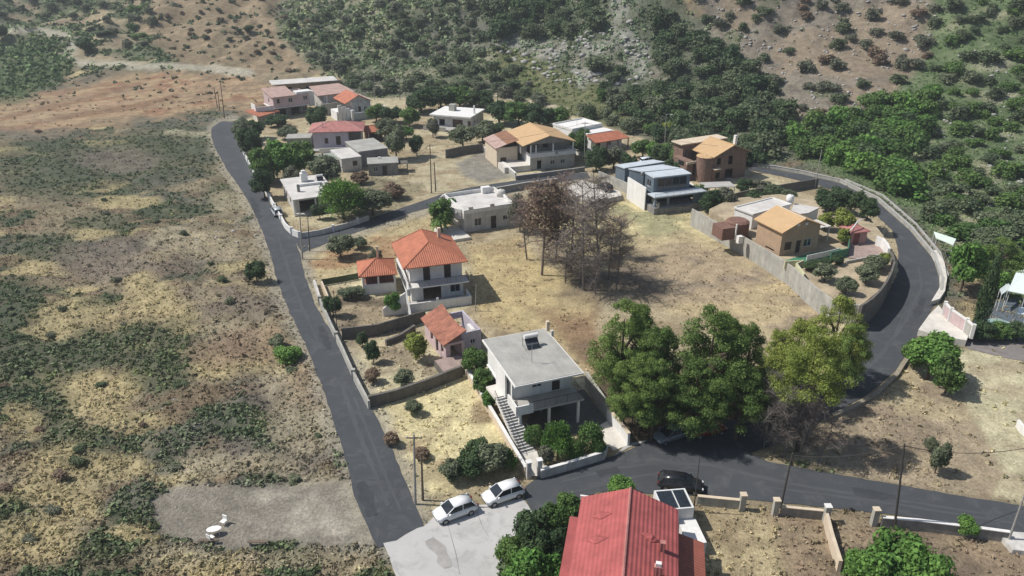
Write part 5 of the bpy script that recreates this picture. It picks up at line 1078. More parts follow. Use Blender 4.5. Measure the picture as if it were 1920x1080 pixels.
LM = {
 'dark': leaf_mat('dark_green_leaves', (.045, .085, .038), (.085, .13, .055), trans=.3),
 'green': leaf_mat('green_leaves', (.07, .14, .038), (.135, .22, .06), trans=.32),
 'bright': leaf_mat('bright_green_leaves', (.09, .20, .045), (.16, .29, .065), trans=.32),
 'olive': leaf_mat('olive_leaves', (.115, .145, .085), (.19, .215, .13), trans=.3),
 'lime': leaf_mat('lime_leaves', (.20, .26, .05), (.31, .35, .09), trans=.32),
 'pine': leaf_mat('pine_needles', (.11, .185, .05), (.22, .31, .085), .55, .35),
 'ypine': leaf_mat('yellow_green_pine_needles', (.20, .27, .055), (.32, .37, .09), .5, .35),
 'slope': leaf_mat('slope_scrub_leaves', (.085, .12, .062), (.14, .175, .095), trans=.3),
 'dry': leaf_mat('dry_brown_leaves', (.17, .12, .085), (.24, .175, .12), .4, .15),
 'grey': leaf_mat('grey_green_leaves', (.125, .14, .095), (.19, .20, .14), trans=.3),
}
PROTO = {}
def proto(kind, k):
    key = (kind, k)
    if key in PROTO: return PROTO[key]
    sd = 100+k*7+len(kind)
    if kind in ('pine', 'ypine'): V = cloud(blobs_pine(sd, 84), 24000, .052, .40, sd, .45, (.45, 1.1))
    elif kind == 'willow': V = cloud(blobs_round(sd, 12, (.4, .6)), 4200, .20, .22, sd, .5, (.4, 1.15), radial=1)
    elif kind == 'cypress':
        bl = [(0, 0, -.9+.18*q, .95*(1-abs(q-3)/13.), .28) for q in range(11)]; V = cloud(bl, 3200, .16, .5, sd, .1, (.6, 1.02))
    elif kind == 'hedge': V = cloud([(0, 0, 0, .98, .98)]+blobs_round(sd, 8, (.4, .55))[1:], 4200, .13, .8, sd, .3, (.8, 1.0))
    else: V = cloud(blobs_round(sd), 4600, .15, .75, sd, .35, (.4, 1.05))
    lm = {'willow': 'bright', 'cypress': 'dark', 'hedge': 'green'}.get(kind, kind)
    me = leafmesh('crown', V, LM[lm]); PROTO[key] = me; return me
def trunk_mesh(k):
    key = ('trunk', k)
    if key in PROTO: return PROTO[key]
    rr = random.Random(500+k); mb = MB(); x = rr.uniform(-.08, .08); y = rr.uniform(-.08, .08)
    mb.tube([(0, 0, -.05), (x*.5, y*.5, .25), (x, y, .5), (x*1.5, y*1.2, .85)], [.075, .055, .04, .015], 7)
    for q in range(7):
        t = q*6.283/7+rr.uniform(-.3, .3); z0 = .25+.08*q*.6; z1 = z0+rr.uniform(.15, .3); l = rr.uniform(.35, .7)
        mb.tube([(x*.7, y*.7, z0), (math.cos(t)*l*.45, math.sin(t)*l*.45, z0+.1), (math.cos(t)*l, math.sin(t)*l, z1)], [.035, .022, .008], 5)
    o = mb.build('trunk', bark); me = o.data; bpy.data.objects.remove(o); PROTO[key] = me; return me
TCNT = [0]
NAMES = {'pine': 'pine_tree', 'ypine': 'pine_tree', 'cypress': 'cypress_tree', 'olive': 'olive_tree', 'hedge': 'clipped_bush', 'willow': 'leafy_tree'}
def tree(cx, by, wpx, ty, kind, label, z=None, frac=None, group=None, rz=None, tx=None, cat='tree', matk=None):
    TCNT[0] += 1; k = TCNT[0] % 3; p = G(cx, by) if z is None else W(cx, by, z)
    if z is None: p.z = ground_z(p.x, p.y)
    H_ = height_for(p, ty)*1.02; rad = wpx/2/scale_at(p+Vector((0, 0, H_*.6)))
    frac = {'pine': .26, 'ypine': .16, 'olive': .2, 'hedge': .0, 'cypress': .05, 'willow': .06, 'olive': .1}.get(kind, .05) if frac is None else frac
    nm = NAMES.get(kind, 'broadleaf_tree'); rt = empty(nm, p, (TCNT[0]*1.7) % 6.28 if rz is None else rz, label, cat, group)
    c_ = link('crown', proto(kind, k), rt); c_.location = (0, 0, H_*(frac+1)/2); c_.scale = (rad, rad, H_*(1-frac)/2*.97)
    if matk: pass
    if kind != 'hedge' or frac > .05:
        t_ = link('trunk', trunk_mesh(k), rt); s_ = max(rad, .5); t_.scale = (s_*1.0, s_*1.0, H_*.92)
    return rt
# big pines by the junction
for a in ((1160,780,125,550,'pine','tall green pine at the left end of the clump beside the white villa'),
          (1222,800,118,602,'pine','green pine second from the left in the clump, drooping low'),
          (1192,745,92,566,'pine','green pine at the back left of the clump, behind its neighbours'),
          (1316,800,160,566,'pine','broad green pine in the middle of the clump over the shaded cars'),
          (1350,765,100,584,'pine','green pine at the back middle of the clump, by the dry field'),
          (1384,780,90,600,'pine','green pine at the right end of the clump, branches reaching over the road'),
          (1196,818,100,662,'pine','low pine at the far left front of the clump by the villa driveway'),
          (1166,806,95,672,'pine','slim pine right behind the driveway wall of the white villa'),
          (1222,826,110,668,'pine','low pine whose trunk stands just left of the shaded grey car'),
          (1292,828,130,672,'pine','low pine with its trunk between the two shaded cars'),
          (1378,826,120,680,'pine','low dark pine at the front right of the clump above the junction'),
          (1420,800,90,690,'pine','dark low pine beside the pale dead tree'),
          (1550,715,115,545,'ypine','yellow-green pine next to the end of the bend retaining wall'),
          (1478,765,110,592,'ypine','yellow-green pine left of the bend, leaning over the dry field'),
          (1494,846,135,612,'ypine','tallest yellow-green pine just behind the grey dead trees'),
          (1575,735,80,600,'pine','dark slim pine between the yellow-green pines and the road'),
          (1448,735,80,615,'ypine','small yellow-green pine at the field edge left of the other yellow ones')): tree(*a, z=0, frac=.45 if a[1] == 846 else None)
G1 = 'garden trees of the village'
for a in ((472,300,46,236,'dark','dark tree against the white panelled wall near its far end'),(458,272,40,228,'olive','small grey-green tree at the far end of the panelled wall'),
          (500,342,66,272,'green','leafy tree at the left of the green thicket by the upper left road'),(536,338,70,262,'bright','bright tree in the middle of the green thicket by the upper left road'),(572,332,60,262,'green','leafy tree at the right of the green thicket below the pink roof'),(520,300,40,262,'green','small tree in front of the straw patch by the pink roof'),
          (612,352,62,292,'olive','round grey-green olive in front of the old grey block'),(497,374,44,318,'dark','dark shrubby tree between thicket and the grey flat roof'),(555,352,46,310,'grey','dull grey-green tree just behind the grey flat roofed house'),
          (598,242,42,196,'dark','round dark tree behind the salmon pink roof'),(725,266,44,222,'olive','grey-green tree right of the small tiled shed'),(744,300,46,232,'olive','tall olive tree on the slope right of the pink roof'),(782,294,30,250,'dark','narrow dark tree by the bare yard'),(812,258,26,222,'grey','small tree at the left corner of the white bungalow'),
          (706,228,40,192,'green','green tree right of the orange gabled house'),(735,232,44,198,'dark','dark tree in the gap left of the white bungalow'),(768,238,40,200,'green','green tree close to the left of the white bungalow'),
          (790,212,56,164,'dark','first dark tree of the belt behind the white bungalow, from the left'),(826,206,60,160,'dark','second dark tree of the belt behind the white bungalow'),(862,202,60,160,'green','third tree of the belt behind the bungalow, above its roof'),(900,204,58,165,'dark','fourth dark tree of the belt, at the right corner of the bungalow'),
          (936,232,56,188,'dark','dark tree right of the white bungalow'),(972,238,60,190,'green','green tree behind the tan gable roof, left'),(1010,240,60,192,'dark','dark tree behind the tan gable roof, middle'),(1046,240,46,200,'green','green tree behind the tan gable roof, right'),
          (868,280,56,236,'olive','dark olive tree above the grey curved yard wall'),(905,268,48,226,'olive','olive tree above the end of the grey curved yard wall'),(930,262,40,228,'dark','dark tree left of the tan gabled house annex'),
          (1078,296,44,246,'green','green tree touching the right end of the tan gable roof'),(1118,322,44,272,'dark','dark tree before the orange verandah house'),(1150,318,50,272,'grey','dusky tree below the orange tile verandah'),(1092,278,34,240,'green','green tree squeezed between tan gable and white cube house'),
          (1205,296,46,258,'green','green tree right of the orange verandah house'),(1240,312,44,268,'dark','dark tree directly behind the blue house roofs'),(1272,318,42,276,'green','leafy tree left of the brick house'),
          (1330,400,44,352,'dark','dark tree below the patio canopy'),(1358,398,42,350,'grey','grey-green tree right of the patio canopy, on the field wall'),(1395,362,36,336,'dark','small dark tree right below the brick house'),(1425,358,36,336,'grey','small grey tree between brick house and the road'),
          (828,438,50,372,'green','green tree left of the white flat roofed house terrace'),(845,412,30,368,'bright','bright slim tree by the curved parapet of the white flat roofed house'),(975,436,44,360,'grey','grey tree covering the right end of the white flat roofed house'),
          (640,484,52,440,'olive','green-grey shrubby tree on the dry bank right of the junction poles'),(672,468,34,446,'olive','smaller shrubby bush on the dry bank'),(706,500,30,468,'grey','low bush left of the pavilion flue'),
          (739,592,34,546,'bright','fresh green tree inside the sloping white wall'),(780,676,44,626,'lime','yellowish spindly tree in the ruin garden'),(660,560,50,536,'olive','flat olive tree inside the fenced garden'),(625,596,36,552,'dark','dark slim shrub near the post in the fenced garden'),(700,680,30,640,'dark','dark shrub beneath the dividing block wall'),(680,650,24,620,'dark','small dark shrub in the shade of the block wall'),
          (893,708,50,652,'green','dense green tree between ruin and villa'),(908,742,42,690,'green','lower green tree on the cream wall beside the villa'),(918,768,30,732,'bright','light green shrub by the villa stairs')): tree(*a, group=G1)
for a in ((455,250,30,222,'olive','grey-green tree at the top end of the left road'),(480,262,44,226,'dark','dark tree below the tiled lean-to'),(540,262,40,236,'olive','olive tree before the side annex of the pink roofed house'),(522,238,46,214,'dark','dark bushy tree in front of the balconied white house'),(588,366,30,342,'dark','low dark tree beside the olive and the grey roof'),
          (676,345,34,322,'dry','dry bushy tree right of the small grey hut'),(700,404,70,355,'olive','wide scrubby olive on the dry bank above the branch road'),(740,372,46,342,'dry','brown scrubby tree on the dry bank above the branch road'),(665,398,40,350,'dark','dark tree overlapping the big feathery tree'),(600,412,30,380,'dark','dark tree before the grey flat roofed house veranda'),
          (762,262,30,236,'bright','fresh small tree in the orchard left of the bungalow'),(985,262,34,228,'dark','dark tree peeking over the tan gable'),(1178,330,34,286,'dark','dark tree at the left corner of the blue house'),(1310,372,34,346,'green','green bush left of the patio canopy'),(1230,300,44,262,'bright','bright tree behind the blue house'),
          (1412,392,40,356,'dark','dark tree behind the pale flat roofed annex'),(1478,386,36,356,'olive','olive tree behind the pale flat roofed annex'),(1450,372,40,346,'slope','dull tree along the dark yard wall'),(1262,330,40,294,'dark','dark tree between the blue house and the brick house')): tree(*a, group=G1)
tree(645,412,88,334,'willow','big bright green feathery tree beside the grey flat roofed house', group=G1)
for a in ((1046,862,60,795,'willow','tall spiky green shrub in the middle of the villa garden'),(1105,848,46,796,'hedge','rounded clipped bush at the right of the villa garden'),(1000,834,36,800,'hedge','clipped green bush by the foot of the villa staircase'),(1078,864,34,826,'hedge','pale green low bush in the villa garden'),(1120,856,28,824,'hedge','small dark bush next to the driveway gate'),(1022,872,32,838,'grey','grey-green bush behind the white front wall')): tree(*a, z=0, cat='bush', group='bushes of the villa garden')
for a in ((1556,396,60,350,'dark','dark tree at the head of the terrace garden'),(1592,402,54,352,'dark','dark tree beside the road above the red shed'),(1625,412,40,372,'dark','dark tree edge tucked by the road over the red shed'),
          (1545,432,34,395,'lime','round yellow-green bush behind the yellow roof'),(1577,444,46,390,'lime','tall yellow-green bush right of the yellow roof'),(1580,458,26,428,'lime','yellow-green bush beside the red shed'),
          (1640,508,46,480,'olive','olive tree near the top of the bend wall'),(1622,532,44,498,'olive','olive tree in the middle of the terrace garden'),(1545,528,44,496,'olive','olive tree in front of the green hedge'),(1584,552,40,520,'olive','olive tree lowest in the terrace garden'),(1655,500,22,472,'lime','yellowish bush against the bend wall')): tree(*a, z=PZ, group='trees of the terrace garden')
for i, x in enumerate((1515, 1532, 1550, 1568)): tree(x, 508-i*4, 26, 491-i*4, 'dark', 'dark hedge bush in the row along the green court', z=PZ, frac=0, group='hedge bushes along the green court', cat='bush')
for a in ((1835,612,36,482,'cypress','tall dark cypress on the right-hand property'),(1800,548,70,448,'bright','bright green tree left of the cypress'),(1862,532,90,440,'pine','large green tree behind the cypress'),(1900,520,60,470,'green','green tree near the white canopies'),(1862,560,44,500,'bright','light green tree right of the cypress'),
          (1738,712,90,626,'bright','dense green bush below the white forecourt'),(1772,736,70,660,'green','lower part bush below the forecourt, beside the sign'),(1712,694,50,640,'green','leafy bush at the roadside below the forecourt'),
          (1840,640,50,606,'dark','hedge bush at the left of the right-hand hedge'),(1872,640,50,606,'green','hedge bush in the middle of the right-hand hedge'),(1906,640,50,604,'dark','hedge bush at the right end of the hedge'),
          (1612,1130,90,1030,'bright','bright green tree at the bottom edge, left one of three'),(1668,1118,120,1005,'bright','large bright green tree at the bottom edge'),(1720,1150,90,1040,'bright','bright green tree at the bottom edge, right one of three'),
          (1808,1006,44,970,'bright','round green bush growing over the white-coped wall'),(1752,890,40,826,'olive','sparse shrub in the pinkish dry triangle'),(1742,848,26,820,'olive','small shrub above the sparse one in the dry triangle'),
          (1162,936,50,896,'bright','green roadside bush behind the red roof'),(1070,968,54,920,'green','green shrub at the top of the hedge left of the red roof'),(1040,1010,60,945,'green','leafy shrub in the hedge left of the red roof'),(1000,1050,80,962,'dark','big dark shrub in the hedge by the concrete apron'),(1030,1072,70,985,'dark','dark shrub close to the red roof eave'),(960,1078,60,1012,'green','green shrub at the edge of the concrete apron'),(985,1130,90,1030,'bright','bright green shrub at the bottom edge by the red roof'),(1040,1125,60,1040,'bright','bright shrub touching the red roof at the bottom edge'),
          (470,530,0,0,0,0)):
    if a[4]: tree(*a, frac=.05)
for a in ((483,530,40,488,'dark','round dark bush beside the left road, opposite the white pavilion'),(540,674,54,648,'bright','patch of bright green bush at the left road edge'),(520,650,34,628,'olive','yellowish green bush left of the roadside bright one'),(468,62,22,46,'dark','dark round bush alone on the far tan slope'),(160,98,32,70,'dark','round dark bush beside the bend of the dirt track'),(195,68,34,56,'olive','flat olive bush above the dirt track'),(5,76,26,44,'dark','dark tree at the left edge above the track'),
          (845,905,46,862,'olive','green bush at the left of the thicket behind the white cars'),(885,895,60,842,'dark','dark green bush in the thicket behind the white cars'),(925,890,64,832,'olive','large bush of the thicket near the cream wall'),(900,870,50,825,'dark','bush at the back of the thicket behind the white cars'),(955,880,40,838,'green','bush of the thicket touching the cream wall'),
          (777,778,32,752,'olive','single round grey-green bush on the straw coloured lot'),(790,862,34,842,'dry','dry brown bush by the tall pale pole'),(735,835,30,812,'dry','dry brown bush at the road side of the straw lot'),(700,720,30,690,'dry','dry bush below the ruin garden shrubs'),(760,730,40,695,'olive','sparse bush above the dark stone wall')): tree(*a, frac=0.02, cat='bush')
# palm
p = W(823,444); r = empty('palm_tree', (p.x, p.y, 0), 0, 'small palm with drooping fronds on the terrace of the white flat roofed house', 'palm'); MB().tube([(0, 0, 0), (.1, 0, 1.6), (.1, 0, 3.0)], [.25, .2, .18], 8).build('trunk', bark, r)
mb = MB()
for k in range(22):
    t = k*2.4; e = .2+.9*((k*7) % 10)/10; pts = [(.1+math.cos(t)*q*1.6, math.sin(t)*q*1.6, 3.0+math.sin(e)*1.4*q-1.9*q*q) for q in (0, .35, .7, 1.0)]
    for u, v in zip(pts[:-1], pts[1:]):
        s_ = Vector((-math.sin(t), math.cos(t), 0))*.16; u = Vector(u); v = Vector(v); mb.add([u-s_, v-s_, v+s_, u+s_], [(0, 1, 2, 3)])
mb.build('crown', LM['green'], r, fix=False)
# dead trees
def dead_mesh(seed, spread=.55, twigs=900, side=.3):
    key = ('dead', seed, spread)
    if key in PROTO: return PROTO[key]
    rr = random.Random(seed); tb, tw = MB(), MB(); ntw = twigs; x = rr.uniform(-.05, .05); y = rr.uniform(-.05, .05)
    main = [Vector((x*q, y*q, q)) for q in (0, .3, .6, 1.0)]; tb.tube(main, [.013, .011, .008, .002], 6); br = []
    for k in range(26):
        z = rr.uniform(.22, .97); t = rr.uniform(0, 6.283); l = spread*rr.uniform(.35, .7)*(1.15-.7*abs(z-.5)); b0 = Vector((x*z, y*z, z)); d = Vector((math.cos(t), math.sin(t), rr.uniform(-.1, .6)))
        m1 = b0+d*l*.5; e = b0+d*l+Vector((0, 0, rr.uniform(-.08, .06))); tb.tube([b0, m1, e], [.0055, .004, .0018], 4, False); br.append((b0, m1, e))
    for k in range(twigs):
        b0, m1, e = br[rr.randrange(len(br))]; u = rr.uniform(.15, 1); s_ = b0.lerp(m1, u*2) if u < .5 else m1.lerp(e, u*2-1)
        q = s_+Vector((rr.gauss(0, 1), rr.gauss(0, 1), rr.gauss(0, .8)))*.045; q2 = q+Vector((rr.gauss(0, 1), rr.gauss(0, 1), rr.gauss(0, .9)))*.045
        tw.tube([s_, q, q2], [.0017, .0013, .0008], 3, False)
    res = []
    for mb, m_, n_ in ((tb, deadb, 'trunk'), (tw, deadr, 'crown')):
        o = mb.build(n_, m_, fix=False); res.append(o.data); bpy.data.objects.remove(o)
    PROTO[key] = res; return res
def dead(cx, by, ty, label, k=0, spread=.55, dry=False, m2=None, lean=0, z=0, tw=1000):
    p = W(cx, by, z); H_ = height_for(p, ty); tm, cm = dead_mesh(900+k, spread, tw); r = empty('dead_tree', p, k*1.3+cx, label, 'dead tree', 'dead trees'); r.rotation_euler = (0, R(lean), 0)
    t_ = link('trunk', tm, r); t_.scale = (H_, H_, H_); c_ = link('crown', cm, r); c_.scale = (H_, H_, H_)
    if m2: c_.material_slots[0].link = 'OBJECT'; c_.material_slots[0].material = m2
    if dry:
        V = cloud([(math.cos(q*2.1+k)*.12, math.sin(q*2.1+k)*.12, .5+.035*q, .13, .10) for q in range(13)], 1500, .035, .5, 77+k, .1, (.1, 1.2))
        d_ = link('dry_needles', leafmesh('dry_needles', V, LM['dry']), r); d_.scale = (H_, H_, H_)
redt = mat('red_brown_twigs', (.25, .175, .145), .95, .4, 2); greyt = mat('pale_grey_twigs', (.14, .125, .115), .95, .35, 2)
for a in ((1016,516,335,'dead brown pine with rusty needles, tallest left of the dead group',0,.5,True,redt),(988,487,372,'thin leaning dead pine beside the white flat roofed house',1,.4,False,deadr,-6),(1042,492,352,'dead brown pine just behind the rusty one',2,.5,True,redt),
          (1094,544,345,'tall grey dead pine in the centre of the dead group',3,.45,False,deadr),(1122,482,322,'dead pine with a dark tuft at its top near the parking slab',4,.35,False,deadr,-7),(1070,508,360,'dead grey-brown pine in the middle of the group',5,.4,False,deadr),
          (1140,524,405,'low bushy dead pine at the right of the group',0,.42,False,redt),(1158,532,410,'twiggy dead pine at the far right of the group',1,.4,False,deadr),(1115,550,430,'dense dead pine at the front of the group',2,.45,False,deadr),(1060,530,430,'dense low dead pine left of the front one',5,.5,False,deadr)): dead(*a)
for a in ((1450,850,705,'pale barked dead tree at the left of the roadside dead group',3,.42,False,greyt,0),(1468,858,720,'tall grey dead tree in the roadside dead group, second from the left',4,.4,False,deadr,3),(1500,856,745,'grey dead tree below the yellow-green pine',5,.5,False,deadr,5),(1535,866,790,'low spreading dead tree at the right of the roadside group',1,.7,False,deadr,8),(1432,842,770,'small pale dead tree overhanging the road junction',0,.5,False,greyt,-6)): dead(*a, tw=1500)
tm = PROTO
# ---- individual shrubs on the slopes (meshes shared, one object each)
def shrub_proto(kind, k):
    key = ('shrub', kind, k)
    if key not in PROTO:
        bl = blobs_round(40+k, 9, (.35, .55)); bl = [(x, y, z*.8, a_, b_) for x, y, z, a_, b_ in bl]; PROTO[key] = leafmesh('shrub', cloud(bl, 900, .20, .7, 60+k, .4, (.45, 1.1)), LM[kind])
    return PROTO[key]
roads_px = [left_poly, BR_U+BR_L[:-1], CUR_IN+BOT_U+BOT_L+CUR_OUT, [(722,1022),(760,1003),(800,984),(815,965),(900,948),(983,934),(1003,962),(968,1000),(935,1060),(925,1130),(760,1130)], VIL]
TRK = [(-300,48),(0,56),(100,62),(142,82),(122,104),(150,119),(260,123),(400,128),(470,138)]
def free(u, v): return ptsd(np.array([u]), np.array([v+5.]), TRK)[0] > 13 and not any(inside(np.array([u]), np.array([v]), pg)[0] for pg in roads_px)
def scatter(poly, n, kinds, size, label, group, name='shrub', zs=(.6, .9), mind=9):
    rr = random.Random(int(poly[0][0]+n)); xs = [q[0] for q in poly]; ys = [q[1] for q in poly]; done = []; tries = 0
    while len(done) < n and tries < n*60:
        tries += 1; u = rr.uniform(max(-60, min(xs)), min(1980, max(xs))); v = rr.uniform(max(-30, min(ys)), min(1120, max(ys)))
        if not inside(np.array([u]), np.array([v]), poly)[0] or not free(u, v): continue
        if 'rocky spur' in group and inside(np.array([u]), np.array([v]), [(1130,-20),(1215,10),(1240,160),(1215,200),(1180,165),(1150,120),(1070,165),(925,108),(940,68),(1060,75),(1130,50)])[0]: continue
        if any(abs(u-a_) < mind*1.6 and abs(v-b_) < mind*.7 for a_, b_ in done): continue
        done.append((u, v)); p = G(u, v); s_ = rr.uniform(*size); kd = rr.choice(kinds); o = link(name, shrub_proto(kd, rr.randrange(3)))
        p.z = ground_z(p.x, p.y); hz = s_*rr.uniform(*zs)*.5; o.location = (p.x, p.y, p.z+hz*.55); o.scale = (s_/2*rr.uniform(.85, 1.2), s_/2*rr.uniform(.85, 1.2), hz); o.rotation_euler = (0, 0, rr.uniform(0, 6.28)); tag(o, None, 'shrub', group); o['label'] = ' '.join([('large', 'small')[s_ < (size[0]+size[1])/2], {'dark': 'dark green', 'slope': 'dull green', 'grey': 'grey-green', 'dry': 'dry brown', 'olive': 'olive green', 'lime': 'yellow-green', 'green': 'fresh green', 'bright': 'bright green'}[kd], label, ('upper', 'lower')[v > (min(ys)+max(ys))/2], ('left', 'middle', 'right')[min(2, int(3*(u-max(-60, min(xs)))/(min(1980, max(xs))-max(-60, min(xs)))))], 'part'])
scatter([(480,0),(560,0),(640,140),(500,130),(330,125),(230,105),(320,0)], 42, ['dry', 'grey', 'slope'], (1.8, 3.4), 'shrub on the tan far slope,', 'shrubs dotted over the tan slope', mind=14)
scatter([(540,20),(900,0),(930,90),(1050,220),(800,190),(690,190),(620,140),(540,70)], 110, ['grey', 'slope', 'slope', 'olive'], (3, 6), 'shrub behind the village,', 'shrubs on the slope behind the village', mind=12)
scatter([(900,-20),(1150,-20),(1240,40),(1430,140),(1490,270),(1400,320),(1270,285),(1180,180),(930,85)], 120, ['dark', 'dark', 'slope', 'slope'], (5, 9), 'tree on the rocky spur,', 'dark trees on the rocky spur', 'slope_tree', (.75, 1.1), mind=13)
scatter([(1130,170),(1250,200),(1300,280),(1200,262),(1080,225)], 22, ['green', 'olive', 'lime', 'dark'], (4, 7), 'tree at the foot of the spur,', 'green trees at the foot of the spur', 'slope_tree', (.75, 1.1), mind=12)
scatter([(1500,260),(1640,200),(1760,190),(1700,290),(1720,380),(1640,350),(1560,310),(1480,300)], 55, ['green', 'bright', 'green', 'dark'], (5, 8.5), 'tree above the road bend,', 'green trees above the bend', 'slope_tree', (.8, 1.15), mind=13)
scatter([(1800,0),(1980,0),(1980,470),(1860,500),(1730,400),(1720,260),(1760,110)], 125, ['green', 'slope', 'olive', 'slope', 'green'], (3, 6.5), 'shrub on the upper right slope,', 'shrubs on the upper right slope', mind=12)
scatter([(1200,-10),(1800,-10),(1740,120),(1640,240),(1540,300),(1450,150),(1330,60)], 55, ['grey', 'dry', 'grey', 'slope'], (3, 6), 'shrub on the brown stony slope,', 'shrubs on the brown stony slope', mind=16)
scatter([(0,250),(380,230),(440,370),(500,540),(600,800),(640,930),(300,900),(0,1080)], 34, ['slope', 'grey', 'olive', 'dry'], (.9, 1.9), 'shrub in the left field,', 'low shrubs left of the left road', mind=18, zs=(.45, .7))
scatter([(0,0),(300,0),(260,110),(130,50),(0,45)], 25, ['grey', 'olive', 'green'], (3, 6), 'shrub above the dirt track,', 'shrubs above the dirt track', mind=16)
# ---- uncountable low scrub, grass tufts and stones, one sheet of growth each
def region_pts(n, y0, y1, sd):
    rg = np.random.default_rng(sd); y = y0*(y1/y0)**rg.uniform(0, 1, n); x = rg.uniform(-1, 1, n)*(y*.76+12); return x, y, rg
def mask_free(x, y, z, polys):
    u, v = proj(x, y, z); ok = np.ones(len(x), dtype=bool)
    for pg in polys: ok &= sdf(u, v, pg) > 2
    return ok, u, v
def stuff(name, x, y, z, size, hgt, cols, per, m, seed, asp=.8, spread=.5, up=.5, label=None):
    rg = np.random.default_rng(seed); n = len(x); tot = n*per; idx = np.repeat(np.arange(n), per)
    d = rg.normal(size=(tot, 3)); d[:, 2] = np.abs(d[:, 2])*up+.15; d /= np.linalg.norm(d, axis=1, keepdims=True)
    rr_ = rg.uniform(.45, 1.0, tot)[:, None]
    P = np.stack([x, y, z], 1)[idx]+d*rr_*np.stack([size, size, hgt], 1)[idx]*np.array([.5, .5, 1.0])
    Nn = d+rg.normal(size=(tot, 3))*.5; Nn[:, 2] += .2; Nn /= np.linalg.norm(Nn, axis=1, keepdims=True)
    V = quads(P, Nn, size[idx]*spread*rg.uniform(.6, 1.3, tot), asp, rg); Cx = np.repeat(cols[idx]*rg.uniform(.8, 1.2, (tot, 1)), 4, axis=0)
    me = npmesh(name, V, np.arange(tot*4).reshape(-1, 4), m, colors=Cx); return tag(link(name, me), label, None, kind='stuff')
LA = leaf_mat('scrub_growth', (1, 1, 1), (1, 1, 1), .35, .15, attr=True)
x, y, rg = region_pts(115000, 46, 420, 11); z = zarr(x, y); ok, u, v = mask_free(x, y, z, roads_px+[plotg]); ok &= (v > -60) & (u > -80) & (u < 2000)
x, y, z = x[ok], y[ok], z[ok]; cc, _, _ = sample_col(x, y); lum = cc.mean(1); green = cc[:, 1]/np.maximum(cc[:, 0], 1e-3)
keep = (green > .93) & (rg.uniform(0, 1, len(x)) < .8) | (rg.uniform(0, 1, len(x)) < np.where((y > 235) & (u[ok] > 600) & ((u[ok] < 1250) | (u[ok] > 1720)), .4, np.where(u[ok] > 1000, .03, .08))); far_ = sm(y, 200, 300); keep &= ~((lum > .30) & (far_ > .3) & (green > .9))
xs_, ys_, zs_, gs_, cs_, fs_ = x[keep], y[keep], z[keep], green[keep], cc[keep], far_[keep]
size = rg.uniform(.3, .95, len(xs_))*(1+2.6*fs_)
base = np.where((gs_ > .93)[:, None], cs_*np.array([1.15, 1.42, 1.05]), cs_*np.array([1.05, 1.08, .98]))
fg_ = (fs_ > .3) & (gs_ <= .93); base[fg_] = np.array([.10, .125, .072])
base = base*rg.uniform(.75, 1.3, (len(xs_), 1)); stuff('scrub_growth', xs_, ys_, zs_, size, size*rg.uniform(.3, .6, len(xs_)), base, 9, LA, 5, label='low grey-green scrub growing over the slopes')
uu_, vv_ = proj(x, y, z); gk = (green <= .97) & (y < 190) & ((uu_ < 1280) | (vv_ < 600) | (rg.uniform(0, 1, len(x)) < .2)) & ~((uu_ > 1795) & (vv_ > 640) & (vv_ < 940)); xg, yg, zg, cg = x[gk], y[gk], z[gk], cc[gk]
# grass also inside the village lots
x2, y2, rg2 = region_pts(26000, 50, 190, 12); z2 = zarr(x2, y2); ok, u, v = mask_free(x2, y2, z2, roads_px[:4]); ok &= inside(u, v, VIL) | (u > 1300); c2, _, _ = sample_col(x2, y2); ok &= (fbm(x2/4, y2/4, 88, 3) > .42) & ((u < 1280) | (v < 600) | (rg2.uniform(0, 1, len(u)) < .22)) & ~((u > 1795) & (v > 640) & (v < 940))
for pg in ([(900,640),(1020,615),(1180,800),(1140,860),(1000,895)], [(1372,360),(1500,512),(1612,580),(1680,490),(1600,380)], [(755,430),(875,470),(880,590),(770,590)], [(1722,560),(2000,560),(2000,700),(1722,640)], [(730,290),(905,285),(965,338),(830,362)]): ok &= ~inside(u, v, pg)
xg = np.concatenate([xg, x2[ok]]); yg = np.concatenate([yg, y2[ok]]); zg = np.concatenate([zg, z2[ok]]); cg = np.concatenate([cg, c2[ok]]); sg = RNG.uniform(.18, .5, len(xg))
stuff('dry_grass', xg, yg, zg-.02, sg, sg*RNG.uniform(.5, 1.0, len(xg)), cg*RNG.uniform(1.0, 1.5, (len(xg), 1)), 7, LA, 6, .3, .75, 1.3, label='dry straw-coloured grass tufts in the fields and lots')
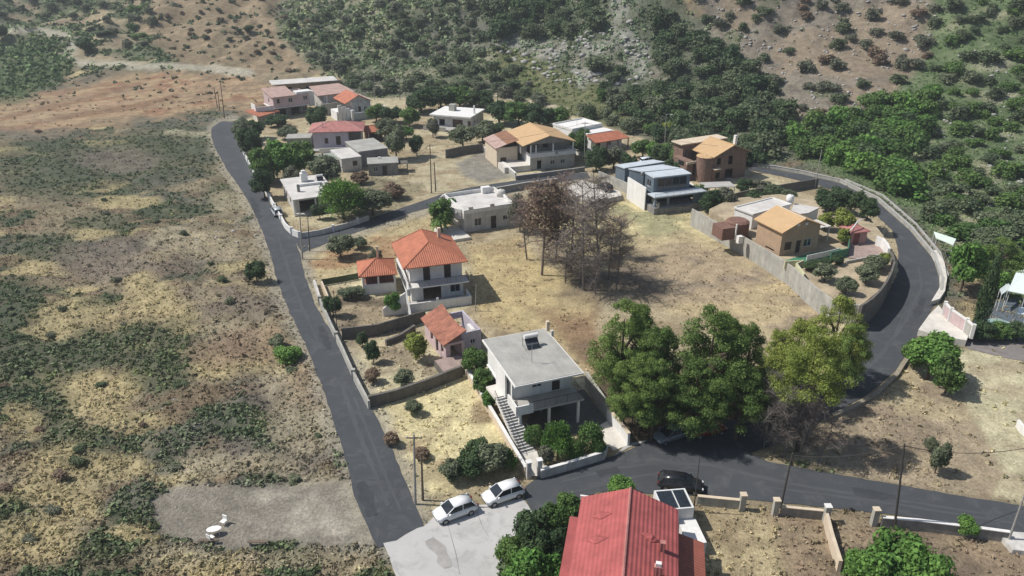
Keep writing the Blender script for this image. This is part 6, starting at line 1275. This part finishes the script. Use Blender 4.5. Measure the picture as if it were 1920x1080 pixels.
# stones
ic = [(-1, 1.618, 0), (1, 1.618, 0), (-1, -1.618, 0), (1, -1.618, 0), (0, -1, 1.618), (0, 1, 1.618), (0, -1, -1.618), (0, 1, -1.618), (1.618, 0, -1), (1.618, 0, 1), (-1.618, 0, -1), (-1.618, 0, 1)]
ifc = np.array([(0,11,5),(0,5,1),(0,1,7),(0,7,10),(0,10,11),(1,5,9),(5,11,4),(11,10,2),(10,7,6),(7,1,8),(3,9,4),(3,4,2),(3,2,6),(3,6,8),(3,8,9),(4,9,5),(2,4,11),(6,2,10),(8,6,7),(9,8,1)]); iv = np.array(ic)/1.9
def stones(name, pts, sz, m, label):
    V = []; Fs = []; rg = np.random.default_rng(len(pts))
    for i, (p_, s_) in enumerate(zip(pts, sz)):
        V.append(iv*rg.uniform(.6, 1.25, (12, 1))*np.array([s_*rg.uniform(.7, 1.3), s_*rg.uniform(.7, 1.3), s_*rg.uniform(.35, .8)])*.5+np.array(p_)); Fs.append(ifc+12*i)
    tag(link(name, npmesh(name, np.concatenate(V), np.concatenate(Fs), m)), label, None, kind='stuff')
pts, sz = [], []
rr = random.Random(31)
for poly, n, s0, s1 in (([(1150,-10),(1215,60),(1225,170),(1180,160),(1080,170),(930,100),(1050,60),(1140,50)], 300, .6, 3.2), ([(1300,0),(1800,0),(1700,130),(1560,270),(1440,140)], 520, .5, 1.7), ([(1790,100),(1940,90),(1940,470),(1820,440),(1740,330)], 160, .6, 2.0), ([(0,300),(400,300),(520,560),(620,900),(200,1080),(0,1080)], 170, .15, .45), ([(300,430),(460,340),(500,430),(400,500)], 60, .3, 1.1)):
    xs = [q[0] for q in poly]; ys = [q[1] for q in poly]; k = 0
    while k < n:
        u = rr.uniform(min(xs), max(xs)); v = rr.uniform(min(ys), max(ys))
        if not inside(np.array([u]), np.array([v]), poly)[0] or not free(u, v): k += .2; continue
        if fbm(u/60, v/30, 91, 3) < .45: k += .3; continue
        p = G(u, v); p.z = ground_z(p.x, p.y); pts.append(tuple(p)); sz.append(rr.uniform(s0, s1)*rr.uniform(.5, 1)); k += 1
stones('rocks', pts, sz, mat('pale_limestone', (.35, .34, .32), .95, .35, 1.2, .5, 4), 'pale grey rocks scattered over the slopes')

# ------------------------------------------------------------------ haze
hz = bpy.data.materials.new('pale_air'); hz.use_nodes = True; t = hz.node_tree; t.nodes.clear(); o_ = t.nodes.new('ShaderNodeOutputMaterial'); pv = t.nodes.new('ShaderNodeVolumePrincipled')
pv.inputs['Color'].default_value = (.86, .93, 1.0, 1); pv.inputs['Density'].default_value = .00034; pv.inputs['Anisotropy'].default_value = .2; t.links.new(pv.outputs[0], o_.inputs['Volume'])
zt = float(max(ZZ.max()+14, CH+8)); o = MB().box(-930, 930, -75, 930, float(ZZ.min())-1.5, zt).build('haze', hz); o['kind'] = 'stuff'
